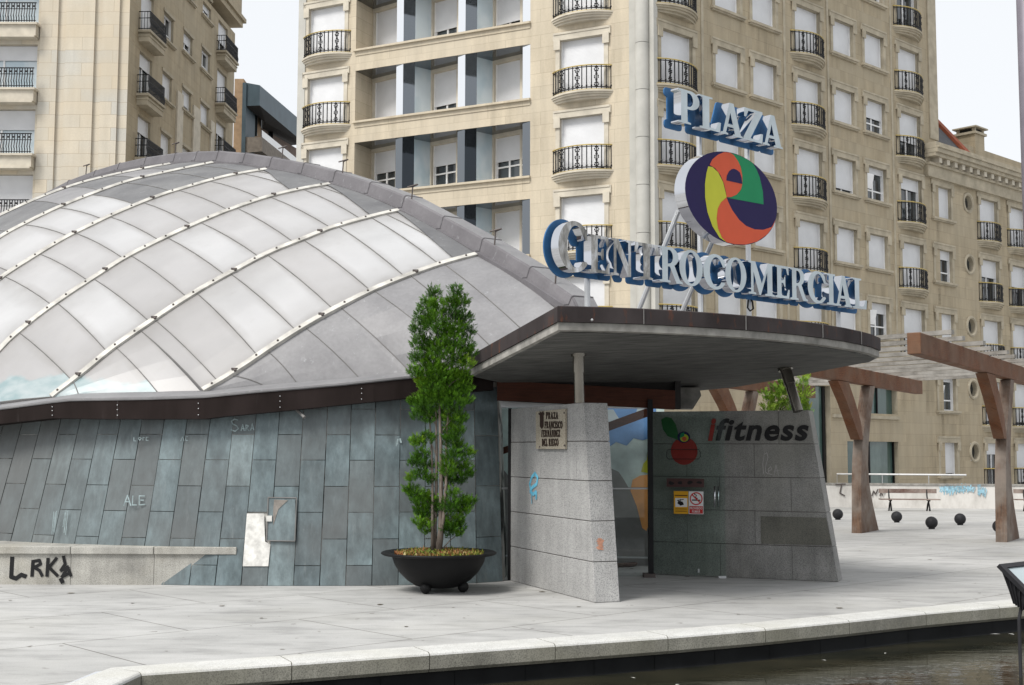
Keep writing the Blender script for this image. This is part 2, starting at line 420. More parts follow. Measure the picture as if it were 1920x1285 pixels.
m['wood_beam'] = wood('brown_glulam', (.215, .085, .036), (.075, .032, .018), (1, 14, 1), (.17, .10, .065))
m['wood_post'] = wood('weathered_post', (.19, .115, .075), (.06, .04, .032), (12, .4, 1), (.24, .205, .175))
m['wood_slat'] = wood('grey_slat', (.25, .235, .21), (.12, .11, .10), (1, 7, 1), (.33, .315, .29))
m['wood_bench'] = wood('bench_plank', (.15, .085, .07), (.09, .06, .05), (1, 8, 1), (.3, .25, .22))
m['wood_dark'] = wood('dark_red_beam', (.085, .03, .018), (.05, .02, .014), (.6, 8, 1))
m['plastic'] = plain('black_planter_plastic', (.008, .008, .0085), .55, var=.2, spec=.18)
m['soil'] = plain('soil', (.07, .045, .03), .95, var=.5, ns=12)
m['bark'] = wood('conifer_bark', (.23, .195, .165), (.08, .062, .05), (14, 1, 1))
def leaf(name, stops):
    g = NG(name); c = g.ramp(g.rnd(), stops)
    c = g.scale(c, g.ramp(g.noise(g.pos(), 9, 3), [(.3, .7), (.7, 1.25)]))
    g.b.inputs['Subsurface Weight'].default_value = 0
    return g.done(c, .6, 0, .2)
m['leaf'] = leaf('conifer_green', [(0, (.010, .034, .002)), (.4, (.034, .102, .004)), (.8, (.088, .20, .007)), (1, (.18, .29, .015))])
m['leaf_gold'] = leaf('golden_conifer_green', [(0, (.06, .12, .012)), (.5, (.13, .24, .02)), (.9, (.22, .33, .03)), (1, (.3, .25, .04))])
m['cover'] = leaf('planter_ground_cover', [(0, (.06, .11, .02)), (.3, (.16, .20, .03)), (.55, (.24, .17, .05)), (.78, (.20, .06, .025)), (1, (.36, .30, .14))])
m['navy'] = plain('sign_navy', (.022, .016, .075), .6, var=.05, spec=.15)
m['orange'] = plain('sign_orange', (.62, .105, .05), .6, var=.05, spec=.15)
m['green'] = plain('sign_green', (.018, .24, .10), .6, var=.05, spec=.15)
m['yellow'] = plain('sign_yellow', (.52, .53, .05), .6, var=.05, spec=.15)
m['blue_back'] = plain('blue_letter_backing', (.035, .12, .265), .5, var=.25, spec=.2)
m['face'] = plain('pale_letter_face', (.50, .565, .60), .4, var=.12)
m['black'] = plain('black_paint', (.012, .012, .013), .7, var=.3)
m['ballm'] = plain('bollard_iron', (.02, .02, .022), .6, var=.35, ns=9, spec=.2)
m['chalk'] = plain('chalk', (.25, .31, .32), .9, var=.35, ns=14)
m['spray_blue'] = plain('blue_spray', (.13, .42, .58), .8, var=.35, ns=14)
m['spray_orange'] = plain('orange_smear', (.46, .22, .14), .8, var=.3, ns=18)
m['plaque'] = granite('plaque_stone', (.40, .36, .29), (.22, .19, .14), stain=.1)
m['bronze'] = plain('dark_bronze', (.035, .02, .015), .5, var=.2)
m['red'] = plain('sign_red', (.52, .03, .03), .4, var=.05)
m['amber'] = plain('sign_amber', (.68, .35, .02), .4, var=.05)
m['paper'] = plain('sign_white', (.75, .75, .75), .4, var=.04)
m['logo_red'] = plain('logo_red', (.32, .03, .025), .6, var=.15)
m['logo_green'] = plain('logo_green', (.02, .10, .03), .6, var=.15)
m['mortar_white'] = plain('exposed_mortar', (.62, .61, .58), .9, var=.3, ns=9, bump=.5)
m['dark_room'] = plain('dark_recess', (.03, .028, .027), .9, var=.2)  # near-black standing in for shade in recesses and unlit gaps
m['tile'] = wood('red_roof_tile', (.34, .10, .05), (.20, .06, .035), (8, 1, 1))
m['slate_roof'] = plain('dark_roof_slate', (.09, .09, .095), .7, var=.2)
m['blue_metal'] = plain('blue_metal_cladding', (.065, .095, .115), .5, .1, var=.15, ns=1)
m['bluec'] = plain('brown_concrete_panel', (.19, .165, .14), .85, var=.2)
m['ochre'] = plain('ochre_render', (.36, .25, .16), .85, var=.15)
m['wallrender'] = None
def oldrender():
    g = NG('stained_white_render')
    c = g.mix(g.ramp(g.noise(g.pos((1, 1, .5)), 1.6, 6, .65), [(.42, 0), (.72, 1)]), (.60, .58, .55), (.40, .38, .35))
    c = g.mix(g.ramp(g.noise(g.pos((3, 3, .4)), 2, 5, .7), [(.62, 0), (.8, .5)]), c, (.2, .19, .18))
    return g.done(c, .85)
m['wallrender'] = oldrender()
def clear_glass(name, tint, fac, rough=.02, refl=.9):
    g = NG(name); t = g.t
    tr = g.n('ShaderNodeBsdfTransparent'); tr.inputs[0].default_value = (*tint, 1)
    gl = g.n('ShaderNodeBsdfGlossy'); gl.inputs['Roughness'].default_value = rough; gl.inputs[0].default_value = (.8, .85, .85, 1)
    fr = g.n('ShaderNodeFresnel'); fr.inputs[0].default_value = 1.5
    mxs = g.n('ShaderNodeMixShader'); q = g.math('MULTIPLY_ADD', fr.outputs[0], refl); g.t.nodes[-1].inputs[2].default_value = fac
    g.l(q, mxs.inputs[0]); g.l(tr.outputs[0], mxs.inputs[1]); g.l(gl.outputs[0], mxs.inputs[2])
    g.l(mxs.outputs[0], t.nodes['Material Output'].inputs[0]); return g.mat
m['door_glass'] = clear_glass('tinted_door_glass', (.80, .88, .85), .0, .02, .3)
m['entry_glass'] = clear_glass('entrance_glass', (.90, .95, .94), .0)
m['m_sky'] = plain('mural_blue', (.16, .32, .62), .7, var=.25, ns=2)
m['m_pale'] = plain('mural_pale_green', (.60, .72, .70), .7, var=.25, ns=3)
m['m_grey'] = plain('mural_grey', (.24, .235, .23), .7, var=.15)
m['m_orange'] = plain('mural_orange', (.85, .40, .14), .7, var=.15)
m['lampbody'] = plain('floodlight_body', (.03, .03, .033), .6, 0, var=.15, spec=.2)
m['lampglass'] = glassy('floodlight_glass', (.25, .30, .32), (.36, .42, .44), .1)
m['pole'] = plain('grey_purple_pole', (.17, .155, .18), .5, .2, var=.1)

# ================================================================== GROUND, KERB, POOL
def gz(Y): return 0.0 if Y < 28 else -.025 * (Y - 28) if Y < 49 else -.525
KPX = [(265, 1262), (380, 1255), (500, 1246.5), (640, 1237), (795, 1225.5), (960, 1213.5), (1120, 1203), (1280, 1191.5), (1420, 1180), (1560, 1167), (1710, 1151), (1820, 1141.5), (1910, 1134)]
kerb = [gp(x, y) for x, y in KPX]
d_ = (kerb[-1] - kerb[-3]).normalized(); d_.z = 0
kerb += [kerb[-1] + d_ * 3, kerb[-1] + d_ * 9 + V((0, .8, 0)), kerb[-1] + d_ * 22 + V((0, 3, 0))]
kc = kerb[0]
left_dir = (gp(215, 1285) - kc).normalized()
kleft = [kc + left_dir * 7.2]
path = kleft + kerb                     # water lies on the right of travel when going towards the near side
def offset_path(p, a):
    out = []
    for i, q in enumerate(p):
        t = p[min(i + 1, len(p) - 1)] - p[max(i - 1, 0)]; t.z = 0; t.normalize()
        out.append(q + V((-t.y, t.x, 0)) * a)
    return out
back = offset_path(path, .36)
b = MB()
rows = [14.5, 16, 18, 20, 22, 25, 28, 32, 36, 40, 45, 49, 60, 90, 200]
xs = [q.x for q in back[1:]]
yb = [q.y for q in back[1:]]
xs = [-150, -60, -30, -15, -8, -5] + xs + [150]
yb = [back[1].y] * 6 + yb + [yb[-1] + 4]
for i in range(len(xs) - 1):
    a0, a1 = yb[i], yb[i + 1]
    pr0, pr1 = a0, a1
    for k in range(len(rows)):
        n0, n1 = max(rows[k], a0 + .2 + k * .01), max(rows[k], a1 + .2 + k * .01)
        b.face([(xs[i], pr0, gz(pr0)), (xs[i + 1], pr1, gz(pr1)), (xs[i + 1], n1, gz(n1)), (xs[i], n0, gz(n0))])
        pr0, pr1 = n0, n1
nx, ny = back[0].x, back[0].y
yk = back[1].y
b.face([(-150, ny, 0), (nx, ny, 0), (back[1].x, yk, 0), (-5, yk, 0), (-8, yk, 0), (-15, yk, 0), (-30, yk, 0), (-60, yk, 0), (-150, yk, 0)])
b.face([(-150, -60, 0), (150, -60, 0), (150, ny, 0), (nx, ny, 0), (-150, ny, 0)])
paving_o = b.build('plaza_paving', m['paving']); tag(paving_o, kind='structure'); weld(paving_o)
# kerb: separate long granite blocks, rounded nose, real step over the water
b = MB()
def kseg(p0, p1, t0, t1):
    n0, n1 = V((-t0.y, t0.x, 0)), V((-t1.y, t1.x, 0))
    prof = [(.36, .004), (.36, -.16), (.03, -.16), (0, -.13), (0, -.022), (.007, -.008), (.022, .002), (.04, .005)]
    a = [p0 + n0 * q[0] + Z * q[1] for q in prof]; c = [p1 + n1 * q[0] + Z * q[1] for q in prof]
    n = len(prof); r = R.random()
    for j in range(n):
        b.mesh([a[j], c[j], c[(j + 1) % n], a[(j + 1) % n]], [(0, 1, 2, 3)], 1 if j in (2, 3) else 0, r)
    b.mesh(a, [list(range(n))], 1, r); b.mesh(c, [list(range(n))], 1, r)
# resample
def resample(p, step):
    out = [p[0]]; acc = 0
    dense = []
    for a, c in zip(p, p[1:]):
        k = max(1, int((c - a).length / .05))
        dense += [a.lerp(c, i / k) for i in range(k)]
    dense.append(p[-1]); last = dense[0]; L = 0
    for a, c in zip(dense, dense[1:]):
        L += (c - a).length
        if L >= step: out.append(c); L = 0
    out.append(p[-1]); return out
for chain in (resample(kerb, 1.12),):
    for i in range(len(chain) - 1):
        t = (chain[i + 1] - chain[i]).normalized()
        t0 = t if i == 0 else (t + (chain[i] - chain[i - 1]).normalized()).normalized()
        t1 = t if i + 2 >= len(chain) else (t + (chain[i + 2] - chain[i + 1]).normalized()).normalized()
        if i == 0: t0 = (t - left_dir).normalized()
        kseg(chain[i] + t * .004, chain[i + 1] - t * .004, t0, t1)
ch = resample([kleft[0], kerb[0]], 1.2)
for i in range(len(ch) - 1):
    t = (ch[i + 1] - ch[i]).normalized()
    kseg(ch[i] + t * .004, ch[i + 1] - t * .004, t, t if i + 2 < len(ch) else ((kerb[1] - kerb[0]).normalized() + t).normalized())
o = b.build('pool_kerb', [m['kerb'], m['kerbf']]); tag(o, kind='structure')
WZ = -.30
b = MB()
inner = offset_path(path, .06)
tile = resample(inner[1:], .62)
for i in range(len(tile) - 1):
    q0, q1 = tile[i], tile[i + 1]; t = (q1 - q0).normalized() * .003
    b.face([q0 + t + Z * -.9, q1 - t + Z * -.9, q1 - t + Z * -.155, q0 + t + Z * -.155])
b.face([inner[0] + Z * -.9, inner[1] + Z * -.9, inner[1] + Z * -.155, inner[0] + Z * -.155])
ip = offset_path(path, .07)
for q0, q1 in zip(ip, ip[1:]): b.face([q0 + Z * -.9, q1 + Z * -.9, q1 + Z * -.155, q0 + Z * -.155])
b.face([(nx, ny, -.9), (60, ny, -.9), (60, ny, 0), (nx, ny, 0)])
o = b.build('pool_wall', m['poolwall']); tag(o, kind='structure')
b = MB(); lip = resample(offset_path(path, .035)[1:], .62)
for i in range(len(lip) - 1): b.face([lip[i] + Z * (WZ + .035), lip[i + 1] + Z * (WZ + .035), lip[i + 1] + V((-.02, .08, WZ + .035)), lip[i] + V((-.02, .08, WZ + .035))])
b = MB()
wp = offset_path(path, .05)
b.face([(q.x, q.y, WZ) for q in wp] + [(wp[-1].x, ny, WZ)][:1])
o = b.build('pool_water', m['water']); tag(o, kind='structure')
# fallen bits on the water
b = MB()
for (x, y, s) in [(994 + 960 // 99, 1245, .05), (1187, 1271, .03), (1545, 1238, .03), (1660, 1225, .025), (1866, 1189, .06), (1896, 1189, .05), (1270, 1284, .03)]:
    c = gp(x, y, WZ + .004); a = R.random() * 3
    b.face([c + V((cos(a) * s, sin(a) * s, 0)), c + V((-sin(a) * s * .4, cos(a) * s * .4, .003)), c - V((cos(a) * s, sin(a) * s, 0)), c + V((sin(a) * s * .4, -cos(a) * s * .4, .002))])
o = b.build('floating_leaf_scraps', m['kerb']); tag(o, 'small pale scraps floating on the dark pool water', 'litter', kind='stuff')

b = MB()
for i in range(150):
    x, Y = R.uniform(-7, 9), R.uniform(11, 24); p = V((x, Y, .005)); r_ = R.uniform(.008, .028) if R.random() < .9 else .045; n = 6; a0 = R.random() * 6
    if Y < interp([(q.x, q.y + .3) for q in back[1:]], x): continue
    b.face([p + V((r_ * cos(a0 + 2 * pi * k / n) * R.uniform(.6, 1.2), r_ * sin(a0 + 2 * pi * k / n) * R.uniform(.5, 1.1), .0004 * (i % 9))) for k in range(n)], 0)
o = b.build('paving_litter', plain('gum_and_dry_leaves', (.11, .095, .07), .9, var=.5, ns=6)); tag(o, 'dark gum spots and leaf scraps scattered over the pale paving', 'litter', kind='stuff')

# ================================================================== PAVILION
pav = thing('domed_pavilion', 'low domed pavilion with slate wall, milky roof panels and white ribs', 'pavilion', (-2, 18, 0))
BASE = [(-700, 1022), (-450, 1043), (-250, 1063), (-100, 1076), (0, 1084), (100, 1090), (200, 1094), (300, 1097), (400, 1098.5), (500, 1099), (600, 1099), (705, 1098.6), (800, 1096.6), (898, 1093.5), (945, 1090)]
LEAN = [(x - l * 165, l) for x, l in [(-700, .40), (-100, .32), (20, .27), (220, .18), (420, .115), (480, .083), (560, .058), (610, .046), (690, .022), (760, .013), (830, .004), (935, -.027), (945, -.035)]]
FTOP = [(-700, 905), (-450, 850), (-250, 808), (-100, 783), (0, 769), (98, 756), (131, 752.5), (278, 750), (382, 746.5), (480, 737), (620, 726), (770, 710), (890, 698), (930, 694)]
FBOT = [(-700, 940), (-450, 880), (-250, 835), (-100, 808), (0, 795), (98, 784.5), (209, 786), (382, 786), (420, 781), (520, 772), (763, 747), (880, 735), (930, 730)]
def baseP(x): return gp(x, interp(BASE, x))
def Yb(x): return baseP(x).y
edges = [943.0]
wtab = [(-700, 28), (-150, 34), (-20, 38.5), (90, 41), (190, 44.5), (310, 47), (440, 49), (943, 49.2)]
while edges[-1] > -640: edges.append(edges[-1] - interp(wtab, edges[-1]))
edges = edges[::-1]
def wallcol(x):
    B = baseP(x); yt = interp(FBOT, x) - 14
    xt = x + interp(LEAN, x) * (interp(BASE, x) - yt)
    T = pt(xt, yt, B.y + .34); return B, T
def wallP(x, z, out=0.0):
    B, T = wallcol(x); p = B + (T - B) * (z / T.z)
    return p + V((0, -1, .12)) * out
b = MB(); g = MB()
cols = [wallcol(x) for x in edges]
for i in range(len(edges) - 1):
    (B0, T0), (B1, T1) = cols[i], cols[i + 1]
    zt = min(T0.z, T1.z)
    g.face([B0 + V((0, .012, 0)), B1 + V((0, .012, 0)), T1 + V((0, .012, 0)), T0 + V((0, .012, 0))])
    z = -.08 if (len(edges) - i) % 2 == 0 else -.40
    if i > len(edges) - 3: z = -.08
    H = .647
    while z < zt:
        z0, z1 = max(z, .0) + .004, min(z + H, zt) - .004
        z += H
        if z1 - z0 < .03: continue
        P = lambda s, zz: (B0 + (T0 - B0) * (zz / T0.z)) * (1 - s) + (B1 + (T1 - B1) * (zz / T1.z)) * s
        e = R.uniform(.010, .020)
        px0 = edges[i]
        if 452 <= (edges[i] + edges[i + 1]) / 2 <= 504 and .2 < z0 < .3: continue
        q = [P(e, z0), P(1 - e, z0), P(1 - e, z1), P(e, z1)]
        jit = [V((0, -R.uniform(.002, .012), 0)) for _ in range(4)]
        q2 = [a + j for a, j in zip(q, jit)]
        rr = min(1, max(0, R.gauss(.5, .22)))
        b.mesh(q2 + [a + V((0, .012, 0)) for a in q], [(0, 1, 2, 3), (0, 4, 5, 1), (1, 5, 6, 2), (2, 6, 7, 3), (3, 7, 4, 0)], 0, rr)
# closing return at the door side
B1, T1 = cols[-1]
g.face([B1, B1 + V((.05, .9, 0)), T1 + V((.05, .6, 0)), T1])
o = b.build('slate_wall', m['slate'], pav); o['label'] = 'sloping wall of staggered blue grey slates'
g.build('wall_backing', m['grout'], pav)
# hatch and broken slate
b = MB()
q = [onplane(x, y, wallP(x, .6, .02), V((0, -1, .16))) for x, y in [(455, 1062), (503, 1062), (507, 1021), (497, 1016), (495, 963), (463, 963)]]
b.face(q); b.build('broken_slate_patch', m['mortar_white'], pav)
hp = lambda x, y, k=.03: onplane(x, y, wallP(528, .9, k), V((0, -1, .16)))
b = MB(); b.face([hp(500, 1014), hp(555, 1014), hp(553, 934), hp(503, 934)], 0, .55); hatch = b.build('wall_hatch', m['slate'], pav)
b = MB()
for a_, c_ in [((500, 1014), (503, 933)), ((503, 933), (556, 934)), ((556, 934), (553, 1014)), ((500, 1014), (553, 1015))]:
    b.tube([hp(*a_, .034), hp(*c_, .034)], .008, 5)
b.build('hatch_frame', m['rubber'], hatch)
b = MB(); b.face([hp(512, 986, .036), hp(522, 955, .036), hp(540, 938, .036), hp(514, 937, .036), hp(512, 960, .036)]); b.build('rust_patch', plain('rubbed_patch', (.22, .20, .18), .8, var=.3, ns=12), hatch)
b = MB(); b.obox(hp(499, 978, .05), V((.07, 0, 0)), V((0, .03, 0)), V((0, 0, .07))); b.build('latch', m['mortar_white'], hatch)
# fascia
fx = [-640, -450, -250, -100, -40, 0, 50, 98, 131, 200, 278, 330, 382, 420, 480, 560, 640, 700, 770, 830, 890, 925]
def fY(x): return Yb(x) + .10
b = MB(); fl = MB()
ft = [pt(x, interp(FTOP, x), fY(x)) for x in fx]; fb = [pt(x, interp(FBOT, x), fY(x) + .01) for x in fx]
et = []
for i, x in enumerate(fx):
    et.append(V((ft[i].x, ft[i].y + .42, ft[i].z + .10)))
for i in range(len(fx) - 1):
    r = R.random()
    b.face([fb[i], fb[i + 1], ft[i + 1], ft[i]], 0, r)
    k = V((0, .38, .0)); b.face([fb[i], fb[i + 1], fb[i + 1] + k, fb[i] + k], 0, r)
    u = V((0, -.018, .012))
    fl.hexa([ft[i] + u, ft[i + 1] + u, et[i + 1], et[i], ft[i] + u + Z * .022, ft[i + 1] + u + Z * .022, et[i + 1] + Z * .022, et[i] + Z * .022], 0, r)
o = b.build('eave_fascia', m['fascia'], pav)
for x in (98, 220, 372, 525, 678):
    b = MB()
    for s in (.25, .5, .8):
        p_ = pt(x, lerp(interp(FTOP, x), interp(FBOT, x), s), fY(x) - .008); b.ball(p_, .007, 6, 4); b.build('rivet', m['steel_tube'], pav); b = MB()
if 0: b.build('rivets', m['steel_tube'], pav)
fl.build('eave_flashing', m['lead'], pav)
# small pipe under the eave
b = MB(); b.tube([pt(556, 768, fY(556) + .15), pt(571, 783, fY(571) + .02)], .02, 6); b.build('spout', m['rubber'], pav)
# roof shell ---------------------------------------------------------
RIB = {
 1: ([(381, 733), (412, 716), (463, 683), (517.5, 646), (570, 613), (622.6, 583.5), (692, 548.5), (740, 528), (794, 507.7), (842, 492), (893.7, 478.6)], 18.3),
 2: ([(97, 745), (155.6, 700), (210, 655.5), (268.5, 614.6), (323, 577.7), (377, 544), (432, 513.5), (502, 477), (576, 447), (622.6, 428.6), (700, 407), (748, 396)], 20.0),
 3: ([(-112, 775), (-50, 710), (0, 657.5), (23, 634), (76, 591), (128, 554), (183, 518), (233.5, 486), (284, 460), (336.6, 435), (389, 412), (434, 394), (506, 370), (576, 354), (618.7, 347)], 21.6),
 4: ([(-272, 792), (-200, 705), (-120, 626), (-60, 573), (0, 525), (43, 496), (117, 451), (167, 426), (216, 402.6), (292, 371.5), (350, 353), (424, 332.5), (500, 319)], 23.2),
 5: ([(-392, 825), (-330, 735), (-220, 620), (-130, 541), (-60, 488), (0, 447), (37, 426), (105, 393), (175, 364.5), (243, 341), (311, 325), (370, 312.5), (400, 306.5)], 24.6),
 6: ([(-485, 855), (-400, 720), (-260, 570), (-150, 488), (-60, 437), (0, 406), (60, 378.5), (119, 355.5), (170, 340), (225, 327), (285, 315), (320, 309)], 26.2),
}
class Rib:
    def __init__(s, px, Ye, Ye2):
        s.px = px; s.L = [0]
        for a, c in zip(px, px[1:]): s.L.append(s.L[-1] + math.hypot(c[0] - a[0], c[1] - a[1]))
        s.Ye, s.Yt = Ye, Ye2
    def at_px(s, q):
        l = q * s.L[-1]
        for i in range(len(s.px) - 1):
            if l <= s.L[i + 1] or i == len(s.px) - 2:
                t = (l - s.L[i]) / (s.L[i + 1] - s.L[i]); P = s.px
                p0, p1, p2, p3 = P[max(i - 1, 0)], P[i], P[i + 1], P[min(i + 2, len(P) - 1)]
                f = lambda k: .5 * (2 * p1[k] + (p2[k] - p0[k]) * t + (2 * p0[k] - 5 * p1[k] + 4 * p2[k] - p3[k]) * t * t + (3 * p1[k] - p0[k] - 3 * p2[k] + p3[k]) * t ** 3)
                return f(0), f(1)
    def __call__(s, q, dy=0):
        x, y = s.at_px(q); return pt(x, y + dy, s.Ye + (s.Yt - s.Ye) * (.4 * q + .6 * q * q))
    def q_of_x(s, x):
        a, c = 0., 1.
        for _ in range(40):
            mdl = (a + c) / 2
            if s.at_px(mdl)[0] < x: a = mdl
            else: c = mdl
        return (a + c) / 2
ribs = {k: Rib(px, Yb(px[0][0]) + .45, Yt) for k, (px, Yt) in RIB.items()}
LOW = [(97, 745), (200, 741), (278, 737.5), (381, 733), (480, 724), (570, 717), (680, 707), (770, 697), (890, 684), (928, 662), (985, 625), (1035, 598), (1062, 585)]
LOWY = [(97, Yb(97) + .45), (381, Yb(381) + .45), (770, Yb(770) + .47), (890, 16.05), (940, 16.2), (1000, 16.35), (1062, 16.5)]
def lowP(x): return pt(x, interp(LOW, x) + 7, interp(LOWY, x))
panels = MB(); panels.fixn = False; panels.uvs = {}
joints = MB()
def panel(A0, B0, A1, B1, mat, Afn=None, Bfn=None, bow=0.0):
    # A = upper rib, B = lower edge; row 0 to row 1.  8 x 4 patch
    n, k = 8, 4; r = R.random()
    up = (V(B0) - V(A0)).cross(V(A1) - V(A0))
    for i in range(n):
        for j in range(k):
            def P(s, t):
                a = Afn(s) if Afn else V(A0).lerp(V(A1), s)
                c = Bfn(s) if Bfn else V(B0).lerp(V(B1), s)
                return a.lerp(c, t) + V((0, -.35, .9)) * (4 * t * (1 - t) * .035)
            s0, s1, t0, t1 = i / n, (i + 1) / n, j / k, (j + 1) / k
            panels.uvs[len(panels.f)] = [(s0, 1 - t0), (s0, 1 - t1), (s1, 1 - t1), (s1, 1 - t0)]
            panels.face([P(s0, t0), P(s0, t1), P(s1, t1), P(s1, t0)], mat, r)
    a, c = V(A0), V(B0)
    pts = [a.lerp(c, t) + V((0, -.35, .9)) * (4 * t * (1 - t) * .035 + .006) for t in (0, .25, .5, .75, 1)]
    joints.tube(pts, .007, 4)
def strip(kU, kL, rows, mats, ext_lo=None):
    U = ribs[kU]; L_ = ribs.get(kL)
    for i in range(len(rows) - 1):
        (u0, l0), (u1, l1) = rows[i], rows[i + 1]
        qa0, qa1 = U.q_of_x(u0), U.q_of_x(u1)
        Af = lambda s, a=qa0, c=qa1: U(a + (c - a) * s)
        if L_ is not None and l0 >= L_.px[0][0] - .01:
            qb0, qb1 = L_.q_of_x(l0), L_.q_of_x(l1)
            Bf = lambda s, a=qb0, c=qb1: L_(a + (c - a) * s)
        else:
            Bf = lambda s, a=l0, c=l1: lowP(a + (c - a) * s)
        panel(Af(0), Bf(0), Af(1), Bf(1), mats[i] if i < len(mats) else mats[-1], Af, Bf)
W_, G_, D_ = 0, 1, 2     # white panel, light lead, grey lead
# strip between rib 2 (upper) and rib 1 (lower)
strip(2, 1, [(97, 97), (136, 150), (216, 301), (262, 381), (290, 410), (368, 484), (432, 556), (500, 626), (568, 696), (634, 760), (695, 825), (722, 868), (748, 893.7)], [3, 3, W_, W_, W_, W_, W_, W_, W_, W_, W_, W_])
strip(3, 2, [(-112, 97), (35, 136), (107, 202), (175, 282), (245, 352), (313, 424), (375.5, 488), (443.6, 552.5), (506, 622), (568, 679), (597, 722), (618.7, 748)], [3, W_, W_, W_, W_, W_, W_, W_, W_, W_, W_])
strip(4, 3, [(-272, -112), (8, 99), (74, 167), (142, 233), (206, 300), (268.5, 362), (334.6, 430), (393, 492), (455, 560), (480, 597), (500, 618.7)], [W_, W_, W_, W_, W_, W_, W_, W_, W_, W_])
strip(5, 4, [(-392, -272), (-60, 20), (45, 130), (111, 194.5), (171, 257), (233, 325), (311, 400), (370, 462), (400, 500)], [W_, W_, W_, W_, D_, D_, D_, D_])
strip(6, 5, [(-485, -392), (-60, 20), (60, 120), (130, 190), (200, 262), (260, 330), (320, 400)], [D_, D_, G_, D_, G_, D_])
for (l0, l1) in [(0, 0)]:
    r1 = ribs[1]
    rows = [(381, 381), (430, 505), (500, 561), (570, 678), (637, 774), (700, 885), (769, 935), (832, 990), (893.7, 1062)]
    for i in range(len(rows) - 1):
        (u0, w0), (u1, w1) = rows[i], rows[i + 1]
        qa0, qa1 = r1.q_of_x(u0), r1.q_of_x(u1)
        Af = lambda s, a=qa0, c=qa1: r1(a + (c - a) * s)
        Bf = lambda s, a=w0, c=w1: lowP(a + (c - a) * s)
        panel(Af(0), Bf(0), Af(1), Bf(1), G_, Af, Bf)
# clear damaged panels at the eave use a pale blue
m['poly_blue'] = poly(True)
roof = panels.build('roof_shell', [m['poly'], m['lead'], m['lead_mid'], m['poly_blue']], pav, smooth=True)
joints.build('panel_joints', m['rubber'], roof)
# dark triangles beside the ridge (lead flashing lying on the last panels)
fm = MB()
def onstrip(U, L_, qu, ql, t, lift=.02):
    return U(qu).lerp(L_(ql), t) + V((0, -.35, .9)) * (4 * t * (1 - t) * .035 + lift)
for kU, kL in ((2, 1), (3, 2), (4, 3)):
    U, L_ = ribs[kU], ribs[kL]
    n = 8
    for i in range(n):
        t0, t1 = i / n, (i + 1) / n
        wm = {1: .062, 2: .058, 3: .075}[kL]; w0, w1 = .012 + wm * t0, .012 + wm * t1
        fm.face([onstrip(U, L_, 1, 1, t0), onstrip(U, L_, 1, 1, t1), onstrip(U, L_, 1 - w1, 1 - w1, t1), onstrip(U, L_, 1 - w0, 1 - w0, t0)])
fm.build('lead_flashing', m['lead_mid'], roof)
# ribs with bolts
for k, rb in ribs.items():
    b = MB(); N = 64; ps = [rb(i / N) for i in range(N + 1)]
    Ng = V((.12, -.5, .85)).normalized()
    pr = []
    for i in range(N + 1):
        t = (ps[min(i + 1, N)] - ps[max(i - 1, 0)]).normalized(); sd = t.cross(Ng).normalized(); pr.append((ps[i], sd, sd.cross(t).normalized()))
    hw = .042
    for (p0, s0, n0), (p1, s1, n1) in zip(pr, pr[1:]):
        b.hexa([p0 - s0 * hw - n0 * .02, p1 - s1 * hw - n1 * .02, p1 + s1 * hw - n1 * .02, p0 + s0 * hw - n0 * .02, p0 - s0 * hw + n0 * .035, p1 - s1 * hw + n1 * .035, p1 + s1 * hw + n1 * .035, p0 + s0 * hw + n0 * .035], 0, .5)
    tot = sum((c - a).length for a, c in zip(ps, ps[1:])); nb = int(tot / .36)
    for i in range(nb):
        q = (i + .5) / nb; p = rb(q); j = min(N, int(q * N)); nn = pr[j][2]
        if nn.z < 0: nn = -nn
        b.ball(p + nn * .042, .016, 6, 4, 1)
        if i % 4 == 1:
            b.ball(p + nn * .045 + pr[j][1] * .03, .022, 6, 4, 1); b.obox(p + nn * .035 - V((.04, .01, 0)), V((.08, 0, 0)), V((0, .02, 0)), V((0, 0, .025)), 1)
    b.build('roof_rib', [m['rib'], m['bolt']], pav)
# ridge band
RB = [(1075, 592, 16.35), (1060, 580, 16.5), (982, 529, 17.35), (893.7, 478.6, 18.3), (820, 436, 19.1), (748, 396, 20.0), (684, 369, 20.8), (618.7, 347, 21.6), (560, 331, 22.4), (500, 319, 23.2), (450, 311, 23.9), (400, 306.5, 24.6), (360, 307, 25.4), (320, 309, 26.2), (265, 315, 26.9), (215, 324, 27.5), (170, 336, 28.1), (120, 354, 28.8), (40, 395, 29.8), (-100, 480, 31), (-300, 640, 32)]
rp = [pt(*q) for q in RB]
outs = []
for i in range(len(rp)):
    t = rp[min(i + 1, len(rp) - 1)] - rp[max(i - 1, 0)]; t.z = 0; t.normalize(); outs.append(V((t.y, -t.x, 0)))
outs = [o_ if o_.y > 0 else -o_ for o_ in outs]
hts = [interp([(0, .06), (1, .18), (3, .26), (13, .27), (16, .22), (20, .2)], i) for i in range(len(rp))]
b = MB()
def bprof(i):
    p, o_, h = rp[i], outs[i], hts[i]
    return [p - Z * .05 - o_ * .02, p + Z * .05 - o_ * .02, p + Z * .06 + o_ * .05, p + Z * (h * .9) + o_ * .10, p + Z * h + o_ * .13, p + Z * (h + .0) + o_ * .45, p + Z * (h - .25) + o_ * .6]
pf = [bprof(i) for i in range(len(rp))]
for i in range(len(rp) - 1):
    nseg = 2; r = R.random()
    for j in range(6):
        b.face([pf[i][j], pf[i + 1][j], pf[i + 1][j + 1], pf[i][j + 1]], 1 if j == 4 else 0, r)
    b.face(pf[i], 0, r)
    # standing seam across the band
    a = [pf[i][q] + outs[i] * -.004 + Z * .004 for q in (1, 2, 3, 4, 5)]
    b.tube(a, .009, 4, 0, .2)
bm_ = b.build('ridge_band', [lead('ridge_lead', (.105, .098, .105), (.15, .142, .15)), m['lead']], pav)
